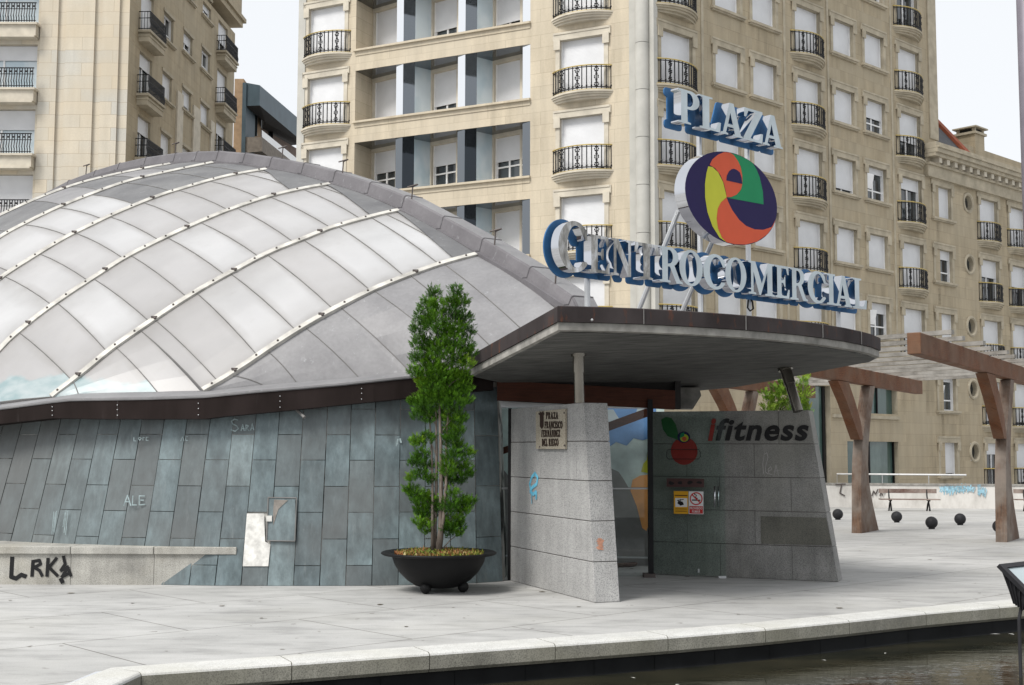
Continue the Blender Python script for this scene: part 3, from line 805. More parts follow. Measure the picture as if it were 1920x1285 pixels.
# rear skirt closing the shell behind the ridge
b = MB()
for i in range(len(rp) - 1):
    q0, q1 = pf[i][6], pf[i + 1][6]
    k0, k1 = [.1 if j < 4 else min(2.2, .1 + .5 * (j - 3)) for j in (i, i + 1)]
    e0, e1 = q0 + outs[i] * k0, q1 + outs[i + 1] * k1
    e0.z = e1.z = 2.2
    if i >= 4 and q0.z > 2.4: b.face([q0, q1, e1, e0]); b.face([e0, e1, V((e1.x, e1.y, 0)), V((e0.x, e0.y, 0))])
b.build('rear_roof', m['lead'], pav)
for (x, y) in [(151, 344), (317, 303), (517, 305), (630, 331), (759, 379), (914, 461), (1027, 535)]:
    best = min(range(len(rp) - 1), key=lambda i: abs(RB[i][0] - x) + (0 if RB[i][0] >= x else 1000))
    t = (RB[best][0] - x) / (RB[best][0] - RB[best + 1][0]); p = pf[best][4].lerp(pf[best + 1][4], t)
    b = MB(); b.tube([p - Z * .02, p + Z * .19 + V((.015, 0, 0)), p + V((.10, -.05, .22))], .012, 5); b.tube([p + V((-.07, .02, .19)), p + V((.09, -.05, .22))], .012, 5)
    b.build('safety_hook', m['bolt'], pav)

# ------------------------------------------------------------------ canopy
cP0, cP1, cP2 = pt(890, 707, 15.9), pt(1051, 624, 12.9), pt(1641, 671, 16.0)
cN = (cP1 - cP0).cross(cP2 - cP0).normalized()
if cN.z < 0: cN = -cN
def cpl(x, y, lift=0.): return onplane(x, y, cP0 + Z * lift, cN)
ARC = [(1051, 624), (1130, 625.5), (1200, 627.5), (1280, 631), (1333, 634), (1390, 637.5), (1440, 641.5), (1490, 646), (1533, 651), (1575, 657), (1605, 662.5), (1625, 667), (1641, 673)]
front = [cpl(x, y) for x, y in ARC]
q_ = cpl(1380, 726)
backpts = [cpl(1630, 679), cpl(1560, 692), cpl(1470, 710), q_, cpl(1265, 737.5), cpl(1100, 731), cpl(935, 717)]
poly_u = [cP0] + front + backpts
def up(p, h): return p + Z * h
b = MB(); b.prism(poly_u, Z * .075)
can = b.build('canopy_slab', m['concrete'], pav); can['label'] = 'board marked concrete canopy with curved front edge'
# concrete nosing along the visible edge
edge = [cP0] + front + [cpl(1630, 679), cpl(1560, 692)]
def outdir(i, pth):
    t = pth[min(i + 1, len(pth) - 1)] - pth[max(i - 1, 0)]; t.z = 0; t.normalize(); return V((t.y, -t.x, 0))
b = MB(); fa = MB()
for i in range(len(edge) - 1):
    for bb, prof in ((b, [(-.03, .004), (.05, .022), (.05, .10), (-.03, .10)]), (fa, [(.035, .102), (.07, .104), (.07, .258), (.05, .268), (-.12, .268), (-.12, .102)])):
        o0, o1 = outdir(i, edge), outdir(i + 1, edge)
        if i == 0: o1 = (outdir(0, edge) + outdir(2, edge)).normalized() * 1.2
        if i == 1: o0 = (outdir(0, edge) + outdir(2, edge)).normalized() * 1.2
        A = [edge[i] + o0 * a + Z * z for a, z in prof]; C_ = [edge[i + 1] + o1 * a + Z * z for a, z in prof]
        n = len(prof); r = R.random()
        for j in range(n): bb.face([A[j], C_[j], C_[(j + 1) % n], A[(j + 1) % n]], 0, r)
        bb.face(A, 0, r); bb.face(C_[::-1], 0, r)
b.build('canopy_nosing', m['conc_edge'], pav)
cf = fa.build('canopy_fascia', m['rust'], pav)
b = MB()
for i, (x, y) in enumerate([(1110, 600), (1157, 597), (1298, 606), (1388, 605), (1481, 613), (1562, 628)]):
    p = onplane(x, y, front[min(len(front) - 2, i * 2)] + V((.03, -.075, 0)), V((.1, -1, 0))); b = MB(); b.ball(p, .014, 6, 4); b.build('fascia_bolt', m['steel_tube'], cf)
for i in (2, 5, 8, 10):
    p = front[i] + outdir(i + 1, edge) * .074; b = MB(); b.tube([p + Z * .104, p + Z * .258], .006, 4); b.build('fascia_seam', m['rubber'], cf)
b = MB(); b.prism([up(p, .24) for p in ([cP0.lerp(q_, .03)] + [p.lerp(q_, .03) for p in front] + backpts)], Z * .02)
b.build('canopy_roof_sheet', m['lead'], pav)
# wooden beam below the canopy and a dark sheet standing for the unlit space above it
bl, br_ = pt(932, 732, 16.55), pt(1266, 750, 17.35)
dv = (br_ - bl); b = MB()
hgt = .255
b.obox(bl - Z * hgt / 2, dv, V((0, .2, 0)), Z * hgt)
b.build('timber_beam', m['wood_dark'], pav)
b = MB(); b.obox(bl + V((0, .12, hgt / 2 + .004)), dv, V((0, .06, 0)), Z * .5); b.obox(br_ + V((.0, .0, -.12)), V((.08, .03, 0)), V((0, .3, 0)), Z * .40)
b.build('dark_gap_and_post', m['dark_room'], pav)
b = MB(); p0 = pt(1273, 766, 17.9); b.prism([p0, pt(1300, 766, 17.9), pt(1315, 742, 17.9), pt(1311, 727, 17.9), pt(1275, 727, 17.9)], V((.05, .5, 0))); b.build('concrete_corbel', m['conc_edge'], pav)
# ------------------------------------------------------------------ granite walls
def stonewall(name, label, poly_front, thick, mat, courses, vjoint, capname):
    o_ = sum(poly_front, V()) / len(poly_front); o_.z = 0
    t = thing(name, label, 'wall', tuple(o_))
    b = MB(); b.prism(poly_front, thick)
    return t, b
# left wall: face line from the door frame to the near end
LA, LB = gp(957, 1089), gp(1116, 1131)
ldir = (LB - LA); ldir.z = 0; llen = ldir.length; ldir.normalize()
lnrm = V((ldir.y, -ldir.x, 0))            # towards the left / camera
if lnrm.x > 0: lnrm = -lnrm
HT = 2.215
Lt = onplane(1094, 753, LA, lnrm); lt_s = (Lt - LA).dot(ldir)
gw = thing('granite_wall', 'pale granite entrance wall with raking end carrying the stone plaque', 'wall', tuple((LA + LB) / 2))
zs = [0, .44, .885, 1.33, 1.775, HT]
b = MB()
thk = -lnrm * .30
for i in range(5):
    z0, z1 = zs[i] + .004, zs[i + 1] - .004
    e0, e1 = lerp(llen, lt_s, z0 / HT), lerp(llen, lt_s, z1 / HT)
    cuts = [0] + ([1.15, 2.1] if i % 2 else [.7, 1.75]) + [None]
    for a, c in zip(cuts, cuts[1:]):
        s00, s01 = a + .003, a + .003
        s10, s11 = (e0, e1) if c is None else (c - .003, c - .003)
        if a >= e1 - .1: continue
        if c is not None and c > e1 - .15: s10, s11 = e0, e1
        P = lambda s, z, k=0: LA + ldir * s + Z * z + thk * k
        b.hexa([P(s00, z0), P(s10, z0), P(s10, z0, 1), P(s00, z0, 1), P(s01, z1), P(s11, z1), P(s11, z1, 1), P(s01, z1, 1)])
        if c is not None and c > e1 - .15: break
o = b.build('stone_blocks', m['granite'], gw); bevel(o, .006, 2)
b = MB()
P = lambda s, z, k=0: LA + ldir * s + Z * z + thk * k
ins = .006
b.hexa([P(.01, 0, .03), P(llen - .02, 0, .03), P(llen - .02, 0, .97), P(.01, 0, .97), P(.01, HT - .01, .03), P(lt_s - .02, HT - .01, .03), P(lt_s - .02, HT - .01, .97), P(.01, HT - .01, .97)])
b.build('joint_mortar', m['bolt'], gw)
def onleft(x, y, out=.003): return onplane(x, y, LA + lnrm * out, lnrm)
def ribbon(b, pts, wd, nrm, mi=0, jitter=0.0):
    for (p, q) in zip(pts, pts[1:]):
        t = (q - p)
        if t.length < 1e-6: continue
        s = nrm.cross(t.normalized()).normalized() * wd / 2; e = t.normalized() * wd * .25
        b.face([p - s - e, q - s + e, q + s + e, p + s - e], mi)
def offs(k): return k * .0006
b = MB()
tagpx = [(996, 923), (993, 908), (997, 895), (1003, 888), (1008, 896), (1006, 908), (998, 914), (994, 922), (1000, 927), (1005, 922), (1005, 935)]
for k, (a, c) in enumerate(zip(tagpx, tagpx[1:])): ribbon(b, [onleft(*a, .003 + offs(k)), onleft(*c, .003 + offs(k))], .045, lnrm)
ribbon(b, [onleft(996, 920, .011), onleft(997, 944, .011)], .018, lnrm)
b.build('blue_graffiti', m['spray_blue'], gw)
endn = ((LB + thk) - LB).cross(Lt - LB).normalized()
if endn.y > 0: endn = -endn
def onend(x, y, k=.003): return onplane(x, y, LB + endn * k, endn)
b = MB()
for i in range(9): ribbon(b, [onend(1120 + R.uniform(-2, 3), 1010 + i * 2.4, .003 + offs(i)), onend(1131 + R.uniform(-3, 2), 1011 + i * 2.5, .003 + offs(i))], .011, endn)
b.build('orange_graffiti', m['spray_orange'], gw)
# plaque
pl = [onleft(*q, .004) for q in [(1009, 842), (1063.5, 842.5), (1063.5, 766.5), (1008.5, 772)]]
ctr = sum(pl, V()) / 4
plq = thing('street_name_plaque', 'square stone street name plaque with dark lettering and crest on granite wall', 'plaque', tuple(ctr))
b = MB(); b.prism(pl, lnrm * .03); bevel(b.build('stone_slab', m['plaque'], plq), .004)
# ---- letter outlines (unit height)
def ell(cx, cy, rx, ry, a0, a1, n=20): return [(cx + rx * cos(radians(a0 + (a1 - a0) * i / n)), cy + ry * sin(radians(a0 + (a1 - a0) * i / n))) for i in range(n + 1)]
GL = {}
GL['T'] = [[(.02, 1), (.78, 1), (.8, .72), (.73, .72), (.66, .91), (.51, .91), (.51, .07), (.61, .05), (.61, 0), (.19, 0), (.19, .05), (.29, .07), (.29, .91), (.14, .91), (.07, .72), (0, .72)]]
GL['E'] = [[(0, 1), (.68, 1), (.7, .74), (.63, .74), (.56, .92), (.32, .92), (.32, .55), (.42, .55), (.46, .66), (.52, .66), (.52, .36), (.46, .36), (.42, .47), (.32, .47), (.32, .08), (.58, .08), (.67, .28), (.74, .28), (.71, 0), (0, 0), (0, .05), (.1, .07), (.1, .93), (0, .95)]]
GL['F'] = [[(0, 1), (.68, 1), (.7, .74), (.63, .74), (.56, .92), (.32, .92), (.32, .55), (.42, .55), (.46, .66), (.52, .66), (.52, .36), (.46, .36), (.42, .47), (.32, .47), (.32, .07), (.44, .05), (.44, 0), (0, 0), (0, .05), (.1, .07), (.1, .93), (0, .95)]]
GL['L'] = [[(0, 1), (.44, 1), (.44, .95), (.33, .93), (.33, .08), (.54, .08), (.64, .3), (.72, .3), (.69, 0), (0, 0), (0, .05), (.1, .07), (.1, .93), (0, .95)]]
GL['I'] = [[(0, 1), (.42, 1), (.42, .95), (.32, .93), (.32, .07), (.42, .05), (.42, 0), (0, 0), (0, .05), (.1, .07), (.1, .93), (0, .95)]]
GL['N'] = [[(0, 1), (.28, 1), (.66, .34), (.66, .93), (.56, .95), (.56, 1), (.86, 1), (.86, .95), (.76, .93), (.76, 0), (.64, 0), (.2, .76), (.2, .07), (.3, .05), (.3, 0), (0, 0), (0, .05), (.1, .07), (.1, .93), (0, .95)]]
GL['M'] = [[(0, 1), (.28, 1), (.54, .36), (.8, 1), (1.08, 1), (1.08, .95), (.98, .93), (.98, .07), (1.08, .05), (1.08, 0), (.68, 0), (.68, .05), (.77, .07), (.77, .72), (.5, 0), (.44, 0), (.2, .68), (.2, .07), (.3, .05), (.3, 0), (0, 0), (0, .05), (.1, .07), (.1, .93), (0, .95)]]
GL['A'] = [[(.36, 1), (.54, 1), (.84, .07), (.92, .05), (.92, 0), (.5, 0), (.5, .05), (.58, .07), (.53, .25), (.27, .25), (.21, .07), (.3, .05), (.3, 0), (0, 0), (0, .05), (.08, .07)], [(.30, .34), (.50, .34), (.40, .70)]]
GL['Z'] = [[(.04, 1), (.74, 1), (.74, .94), (.27, .08), (.58, .08), (.68, .3), (.75, .3), (.72, 0), (0, 0), (0, .06), (.47, .92), (.2, .92), (.11, .72), (.04, .72)]]
GL['P'] = [[(0, 1), (.42, 1)] + ell(.42, .72, .33, .28, 88, -88, 14) + [(.42, .44), (.32, .44), (.32, .07), (.44, .05), (.44, 0), (0, 0), (0, .05), (.1, .07), (.1, .93), (0, .95)], [(.32, .92), (.38, .92)] + ell(.38, .72, .14, .2, 86, -86, 10) + [(.32, .52)]]
GL['R'] = [[(0, 1), (.42, 1)] + ell(.42, .73, .32, .27, 88, -60, 14) + [(.62, .42), (.80, .08), (.90, .05), (.90, 0), (.66, 0), (.40, .45), (.32, .45), (.32, .07), (.42, .05), (.42, 0), (0, 0), (0, .05), (.1, .07), (.1, .93), (0, .95)], [(.32, .92), (.38, .92)] + ell(.38, .73, .14, .19, 86, -86, 10) + [(.32, .53)]]
GL['O'] = [ell(.45, .5, .45, .52, 0, 360, 32)[:-1], ell(.45, .5, .22, .45, 0, 360, 28)[:-1]]
GL['C'] = [ell(.47, .5, .47, .52, 42, 322, 30) + [(.80, .22)] + ell(.50, .5, .25, .43, 318, 58, 24) + [(.76, .66), (.84, .66)]]
GL['D'] = [[(0, 1), (.36, 1)] + ell(.36, .5, .46, .5, 88, -88, 20) + [(.36, 0), (0, 0), (0, .05), (.1, .07), (.1, .93), (0, .95)], [(.32, .92), (.36, .92)] + ell(.36, .5, .23, .42, 86, -86, 14) + [(.32, .08)]]
GL['G'] = [ell(.47, .5, .47, .52, 42, 315, 30) + [(.84, .40), (.5, .40), (.5, .33), (.62, .31), (.62, .13)] + ell(.50, .5, .25, .43, 290, 58, 22) + [(.76, .66), (.84, .66)]]
GL['S'] = [[(.60, .98), (.60, .70), (.54, .70)] + ell(.32, .76, .20, .17, 10, 190, 10) + [(.2, .64), (.5, .50)] + ell(.36, .28, .28, .28, 50, -120, 14) + [(.06, 0), (0, 0), (0, .30), (.07, .30)] + ell(.30, .22, .16, .16, 200, 360, 10) + [(.42, .36), (.14, .50)] + ell(.30, .72, .28, .28, 220, 60, 14) + [(.52, .98)]]
def outline_mesh(name, polys, depth, place, mats, offset=0.0, face_mat=0, side_mat=1, bev=0.0):
    cu = bpy.data.curves.new(name, 'CURVE'); cu.dimensions = '2D'; cu.fill_mode = 'BOTH'; cu.extrude = depth / 2; cu.offset = offset
    cu.bevel_depth = bev
    for pl_ in polys:
        sp = cu.splines.new('POLY'); sp.points.add(len(pl_) - 1); sp.use_cyclic_u = True
        for q, (x, y) in zip(sp.points, pl_): q.co = (x, y, 0, 1)
    ob = bpy.data.objects.new(name, cu); COL.objects.link(ob)
    dg = bpy.context.evaluated_depsgraph_get(); me = bpy.data.meshes.new_from_object(ob.evaluated_get(dg))
    bpy.data.objects.remove(ob); bpy.data.curves.remove(cu)
    me.materials.clear()
    for mm in mats: me.materials.append(mm)
    for p in me.polygons: p.material_index = face_mat if p.normal.z > .7 else (side_mat if len(mats) > 1 else 0)
    for v in me.vertices: v.co = place(v.co)
    a = me.attributes.new('rnd', 'FLOAT', 'FACE')
    me.uv_layers.new(name='UVMap')
    return me
def put(name, me, parent):
    org = parent_org(parent)
    me.transform(Matrix.Translation(-org))
    o = bpy.data.objects.new(name, me); COL.objects.link(o); o.parent = parent; return o
# plaque lettering
def glyph_run(txt, O, ex, ey, nrm, h, total, parent, name, mat, depth=.004, lift=.004, wsc=1):
    wd = []
    for c in txt: wd.append(max(q[0] for q in GL[c][0]) + .14 if c != ' ' else .42)
    W = sum(wd); sx = total / W; x = 0; objs = []
    for c, wv in zip(txt, wd):
        if c != ' ':
            def place(v, x=x): return O + ex * ((v.x + x) * sx) + ey * (v.y * h) + nrm * (lift + v.z)
            objs.append(outline_mesh(name, GL[c], depth, place, [mat]))
        x += wv
    bm = bmesh.new()
    for me in objs: bm.from_mesh(me)
    me = bpy.data.meshes.new(name); bm.to_mesh(me); bm.free(); me.materials.append(mat)
    for q in objs: bpy.data.meshes.remove(q)
    return put(name, me, parent)
for txt, x0, x1, ya, yb_, in [('PRAZA', 1024, 1047.5, 773, 786), ('FRANCISCO', 1021.5, 1055.5, 790.5, 803.5), ('FERNANDEZ', 1015.5, 1051, 806.5, 819.5), ('DEL RIEGO', 1016.5, 1048, 823, 836.5)]:
    O = onleft(x0, yb_, .036); E_ = onleft(x1, yb_, .036); ex = (E_ - O); tot = ex.length; ex.normalize()
    glyph_run(txt, O, ex, Z, lnrm, (onleft(x0, ya, .036) - O).length, tot, plq, 'lettering', m['bronze'])
b = MB(); ribbon(b, [onleft(1030.5, 805.5, .041), onleft(1033.5, 803.3, .041)], .008, lnrm)
b.face([onleft(*q, .039) for q in [(1012, 777), (1012, 800), (1016, 805), (1019, 800), (1019, 777)]]); b.face([onleft(*q, .041) for q in [(1010.5, 778), (1015.5, 781), (1020.5, 777), (1018, 770.5), (1015.5, 774), (1012.5, 771.5)]])
b.build('crest', m['bronze'], plq)
for q in [(1012, 838), (1058.5, 835.5), (1058, 774.5), (1011, 776)]: b = MB(); b.ball(onleft(*q, .036), .011, 8, 5); b.build('fixing_stud', m['bolt'], plq)
# right wall (behind the open glass door)
RA, RB_ = gp(1222, 1077), gp(1572, 1091.5)
rdir = (RB_ - RA); rdir.z = 0; rlen = rdir.length; rdir.normalize(); rnrm = V((rdir.y, -rdir.x, 0))
rwl = thing('granite_wall', 'shaded granite entrance wall bearing dark lettering beneath the canopy', 'wall', tuple((RA + RB_) / 2))
Rt = onplane(1516, 769, RA, rnrm); rt_s = (Rt - RA).dot(rdir); RH = Rt.z
def onright(x, y, k=.003): return onplane(x, y, RA + rnrm * k, rnrm)
b = MB(); nC = 5; ch_ = RH / nC; rth = -rnrm * .34
for i in range(nC):
    z0, z1 = i * ch_ + .003, (i + 1) * ch_ - .003
    e0, e1 = lerp(rlen, rt_s, z0 / RH), lerp(rlen, rt_s, z1 / RH)
    cuts = [0, .95, 1.9] if i % 2 == 0 else [0, .5, 1.42]
    if i == 4: cuts = [0, 1.75]
    cuts = [c for c in cuts if c < e1 - .2] + [None]
    for a, c in zip(cuts, cuts[1:]):
        P = lambda s, z, k=0: RA + rdir * s + Z * z + rth * k
        s10, s11 = (e0, e1) if c is None else (c - .002, c - .002)
        b.hexa([P(a + .002, z0), P(s10, z0), P(s10, z0, 1), P(a + .002, z0, 1), P(a + .002, z1), P(s11, z1), P(s11, z1, 1), P(a + .002, z1, 1)])
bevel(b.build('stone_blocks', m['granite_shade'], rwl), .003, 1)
b = MB(); P = lambda s, z, k=0: RA + rdir * s + Z * z + rth * k
b.hexa([P(.01, 0, .03), P(rlen - .02, 0, .03), P(rlen - .02, 0, .97), P(.01, 0, .97), P(.01, RH - .01, .03), P(rt_s - .02, RH - .01, .03), P(rt_s - .02, RH - .01, .97), P(.01, RH - .01, .97)])
b.build('joint_mortar', m['bolt'], rwl)
b = MB(); b.face([onright(*q, .004) for q in [(1427, 1020), (1560, 1023), (1549, 971), (1426, 968)]]); b.build('stained_panel', granite('stained_granite', (.155, .15, .125), (.09, .09, .08), stain=.3), rwl)
b = MB()
for pts in ([(1432, 888), (1430, 870), (1433, 852), (1438, 849), (1440, 858), (1436, 872), (1435, 885), (1440, 889)], [(1441, 884), (1447, 880), (1445, 875), (1440, 880), (1442, 889), (1448, 890)], [(1451, 893), (1455, 872), (1460, 893)], [(1451, 884), (1461, 882)]):
    for k, (a, c) in enumerate(zip(pts, pts[1:])): ribbon(b, [onright(*a, .003 + offs(k)), onright(*c, .003 + offs(k))], .010, rnrm)
b.build('chalk_graffiti', plain('faint_chalk', (.34, .33, .32), .9), rwl)
# text helper with Blender's own font
def text_mesh(name, body, O, ex, ey, nrm, width, height, parent, mat, shear=0., bold=0., depth=.003, lift=.004):
    cu = bpy.data.curves.new(name, 'FONT'); cu.body = body; cu.size = 1; cu.extrude = .5; cu.offset = bold; cu.resolution_u = 4; cu.space_character = 1.12 if len(body) > 1 else 1
    ob = bpy.data.objects.new(name, cu); COL.objects.link(ob)
    dg = bpy.context.evaluated_depsgraph_get(); me = bpy.data.meshes.new_from_object(ob.evaluated_get(dg))
    bpy.data.objects.remove(ob); bpy.data.curves.remove(cu)
    for v in me.vertices: v.co.x += shear * v.co.y
    xa = min(v.co.x for v in me.vertices); xb = max(v.co.x for v in me.vertices); ya = min(v.co.y for v in me.vertices); yb_ = max(v.co.y for v in me.vertices)
    for v in me.vertices:
        v.co = O + ex * ((v.co.x - xa) / (xb - xa) * width) + ey * ((v.co.y - ya) / (yb_ - ya) * height) + nrm * (lift + v.co.z * depth)
    me.materials.clear(); me.materials.append(mat); a = me.attributes.new('rnd', 'FLOAT', 'FACE'); me.uv_layers.new(name='UVMap')
    return put(name, me, parent)
def tx(body, name, on, x0, x1, yt, ybm, parent, mat, nrm, **kw):
    O = on(x0, ybm); E_ = on(x1, ybm); ex = E_ - O; wdt = ex.length; ex.normalize()
    h = (on(x0, yt) - O).length
    return text_mesh(name, body, O, ex, Z, nrm, wdt, h, parent, mat, **kw)
logo = thing('gym_wall_sign', 'dark italic ifitness lettering with red apple emblem on shaded granite', 'sign', tuple(onright(1400, 830, .01)))
tx('i', 'red_letter', onright, 1328, 1343, 785, 827, logo, m['logo_red'], rnrm, shear=.24, bold=.035, depth=.012, lift=.008)
tx('fitness', 'lettering', onright, 1342, 1517, 785, 827, logo, m['black'], rnrm, shear=.24, bold=.028, depth=.012, lift=.008)
b = MB(); b.prism([onright(1283 + 25 * cos(a) * (1 - .06 * (sin(a) > .8)), 846 + 26 * sin(a) + (3 if abs(a + pi / 2) < .3 else 0), .006) for a in [2 * pi * i / 30 - pi for i in range(30)]], rnrm * .006); b.build('apple_emblem', m['logo_red'], logo)
b = MB(); b.prism([onright(x, y, .014) for x, y in [(1240, 787), (1249, 782), (1259, 784), (1267, 796), (1271, 811), (1272, 826), (1263, 822), (1252, 818), (1243, 805)]], rnrm * .005); b.build('leaf_emblem', m['logo_green'], logo)
b = MB()
for rr, mi, k in ((12, 0, .021), (8, 1, .023), (4.5, 2, .025)):
    b.face([onright(1282 + (1 if mi else 0) + rr * cos(a), 820 + (mi * 1.5) + rr * .9 * sin(a), k) for a in [2 * pi * i / 18 for i in range(18)]], mi)
b.face([onright(*q, .027) for q in [(1274, 822), (1277, 813), (1283, 811), (1283, 818)]], 3)
b.build('swirl_emblem', [m['navy'], m['yellow'], m['orange'], m['green']], logo)
# ------------------------------------------------------------------ glass entrance
ent = thing('glass_entrance', 'glass entrance with dark posts and a painted mural wall inside', 'entrance', tuple(gp(1165, 1080)))
eY = gp(1216, 1074).y + .05
A_, B_ = V((pt(938, 1000, 17.05).x, 17.05, 0)), V((pt(1216, 1000, 17.3).x, 17.3, 0))
b = MB(); b.face([A_, B_, B_ + Z * 2.36, A_ + Z * 2.36]); b.build('glass_pane', m['entry_glass'], ent)
b = MB()
def vpost(b, x, Y, wpx, z1=2.36, dpt=.07, z0=0): 
    c = pt(x, 1000, Y); wd = wpx / FPX * Y; b.box(c.x - wd / 2, c.x + wd / 2, Y - dpt / 2, Y + dpt / 2, z0, z1)
vpost(b, 1220, 17.22, 9, 2.36, .09); b.build('door_post', m['black'], ent); b = MB(); vpost(b, 955.5, 16.75, 7, 2.22, .09)
b.build('door_post', m['black'], ent)
b = MB(); b.obox(A_ + Z * 2.24 + V((0, -.05, 0)), B_ - A_, V((0, .1, 0)), Z * .10); b.build('head_frame', m['steel_tube'], ent)
b = MB()
for yy in (916,): b.tube([pt(939, yy, 16.98), pt(1214, yy, 17.22)], .014, 6)
b.build('handrail', m['steel_tube'], ent); b = MB(); b.tube([pt(939, 1042, 17.3), pt(1214, 1046, 17.5)], .012, 6)
b.build('handrail', m['steel_tube'], ent)
# floor guard and fittings
b = MB(); b.box(pt(1206, 1074, 17.2).x, pt(1228, 1074, 17.2).x, 17.1, 17.3, .0, .05); b.build('floor_pivot', m['bolt'], ent)
# mural wall inside
MY = 18.9
mw = thing('mural_wall', 'inside wall painted with blue sky, grey hill and an orange carrot shape', 'mural', tuple(V((1.2, MY, 0))))
def mu(x, y, k=0): return pt(x, y, MY - k)
b = MB(); b.box(-.6, 2.25, MY, MY + .1, 0, 2.55); b.build('wall_panel', m['m_pale'], mw)
b = MB()
b.face([mu(x, y, .004) for x, y in [(1080, 845), (1120, 838), (1140, 840), (1155, 829), (1175, 836), (1188, 822), (1205, 826), (1230, 818), (1230, 740), (1080, 740)]]); b.build('painted_sky', m['m_sky'], mw)
b = MB(); b.face([mu(x, y, .006) for x, y in [(930, 1090), (930, 886), (945, 882), (960, 900), (1080, 940), (1110, 900), (1128, 882), (1145, 878), (1160, 885), (1170, 900), (1180, 917), (1230, 917), (1230, 1090)]]); b.build('painted_hill', m['m_grey'], mw)
b = MB(); b.face([mu(x, y, .008) for x, y in [(1182, 920), (1186, 900), (1200, 892), (1218, 890), (1235, 900), (1232, 935), (1222, 970), (1212, 996), (1204, 990), (1194, 950)]]); b.face([mu(x, y, .010) for x, y in [(1202, 885), (1206, 870), (1213, 862), (1214, 850), (1225, 846), (1230, 880), (1218, 888)]], 1); b.build('painted_carrot', [m['m_orange'], m['yellow']], mw)
b = MB(); a_, c_ = mu(1100, 816, .3), mu(1225, 770, .3); b.obox(a_ - Z * .06, c_ - a_, V((0, .12, 0)), Z * .13); a_, c_ = mu(930, 850, .3), mu(965, 838, .3); b.obox(a_ - Z * .05, c_ - a_, V((0, .12, 0)), Z * .1)
b.build('raking_beam', m['wood_dark'], mw)
b = MB(); b.face([mu(1112, 813, .02), mu(1165, 792, .02), mu(1150, 768, .02), mu(1112, 768, .02)]); b.face([mu(1190, 783, .02), mu(1215, 773, .02), mu(1215, 764, .02), mu(1195, 766, .02)]); b.build('upper_window', m['curtain_pane'], mw)
b = MB(); b.box(-.8, -.7, 17.4, MY, 0, 2.4); b.box(-.8, 2.3, MY + .1, MY + .2, 2.56, 2.75); b.build('inner_trim', m['dark_room'], mw)
b = MB(); b.lathe(gp(1150, 1062) , [(.001, .0), (.33, .01), (.36, .05), (.34, .055), (.001, .02)], 24, sx=1, sy=.6); o = b.build('entrance_mat', m['wood_bench']); tag(o, 'brown oval mat lying inside the glass entrance', 'mat')
# open glass door in front of the right wall
DA = onright(1222, 1079, .16); DB = onright(1361, 1083, .13)
DA.z = DB.z = .03
door = thing('glass_door', 'open tinted glass door leaf with steel handle in front of granite wall', 'door', tuple((DA + DB) / 2))
b = MB(); dd = (DB - DA); DH = 2.17
b.face([DA, DB, DB + Z * DH, DA + Z * DH]); b.build('glass_leaf', m['door_glass'], door)
def ondoor(x, y, k=.01): return onplane(x, y, DA + rnrm * k, V((dd.y, -dd.x, 0)).normalized())
b = MB()
for x in (1340, 1347): b.tube([ondoor(x, 912, .05 if x == 1340 else -.03), ondoor(x, 951, .05 if x == 1340 else -.03)], .013, 8)
b.tube([ondoor(1340, 915, .05), ondoor(1340, 915, -.02)], .008, 6); b.tube([ondoor(1340, 947, .05), ondoor(1340, 947, -.02)], .008, 6)
b.build('handle', m['chrome'], door, smooth=True)
b = MB(); p = ondoor(1310, 1074, .0); b.tube([p, p + Z * .05], .012, 6); p = ondoor(1354, 1082, 0); b.box(p.x - .05, p.x + .05, p.y - .03, p.y + .03, .0, .03); b.build('bolt', m['steel_tube'], door)
b = MB()
fr_ = [(1250, 848), (1253, 843), (1310, 843), (1313, 848), (1313, 857), (1310, 861), (1253, 861), (1250, 857), (1250, 848)]
b.tube([ondoor(*q, .006) for q in fr_], .004, 4); b.build('outline_sticker', m['black'], door)
def sign_panel(name, label, px, mat):
    P_ = [ondoor(*q, .008) for q in px]; t = thing(name, label, 'sign', tuple(sum(P_, V()) / 4)); b = MB(); b.prism(P_, rnrm * .004); b.build('panel', mat, t); return t
s1 = sign_panel('camera_notice', 'amber video surveillance notice stuck on the glass door', [(1263.5, 963.5), (1290.5, 964), (1290.5, 921.5), (1263.5, 921)], m['amber'])
b = MB(); b.face([ondoor(*q, .0135) for q in [(1266, 950.5), (1288.5, 951), (1288.5, 934.5), (1266, 934)]]); b.build('white_field', m['paper'], s1)
b = MB(); b.face([ondoor(*q, .0150) for q in [(1270, 944), (1276, 948.5), (1282.5, 946.5), (1280, 941), (1272, 939)]]); b.face([ondoor(*q, .0160) for q in [(1269.5, 939.5), (1282, 937.5), (1282, 936), (1269.5, 938)]]); b.tube([ondoor(1276, 940, .0155), ondoor(1276, 936, .0155)], .004, 4)
b.build('camera_symbol', m['black'], s1)
b = MB(); b.face([ondoor(*q, .0135) for q in [(1265, 930), (1289, 930.3), (1289, 928.6), (1265, 928.3)]]); b.face([ondoor(*q, .0135) for q in [(1266, 955), (1288, 955.3), (1288, 954.3), (1266, 954)]]); b.face([ondoor(*q, .0135) for q in [(1266, 959), (1288, 959.3), (1288, 958.3), (1266, 958)]]); b.build('printed_lines', m['wood_dark'], s1)
s2 = sign_panel('no_smoking_sign', 'white and red no smoking sign beside the amber notice on glass', [(1291.5, 964), (1319, 964.5), (1319, 922), (1291.5, 921.5)], m['paper'])
b = MB(); b.face([ondoor(*q, .0135) for q in [(1292.5, 963), (1318, 963.5), (1318, 949.5), (1292.5, 949)]]); b.build('red_band', m['red'], s2)
b = MB()
n = 28
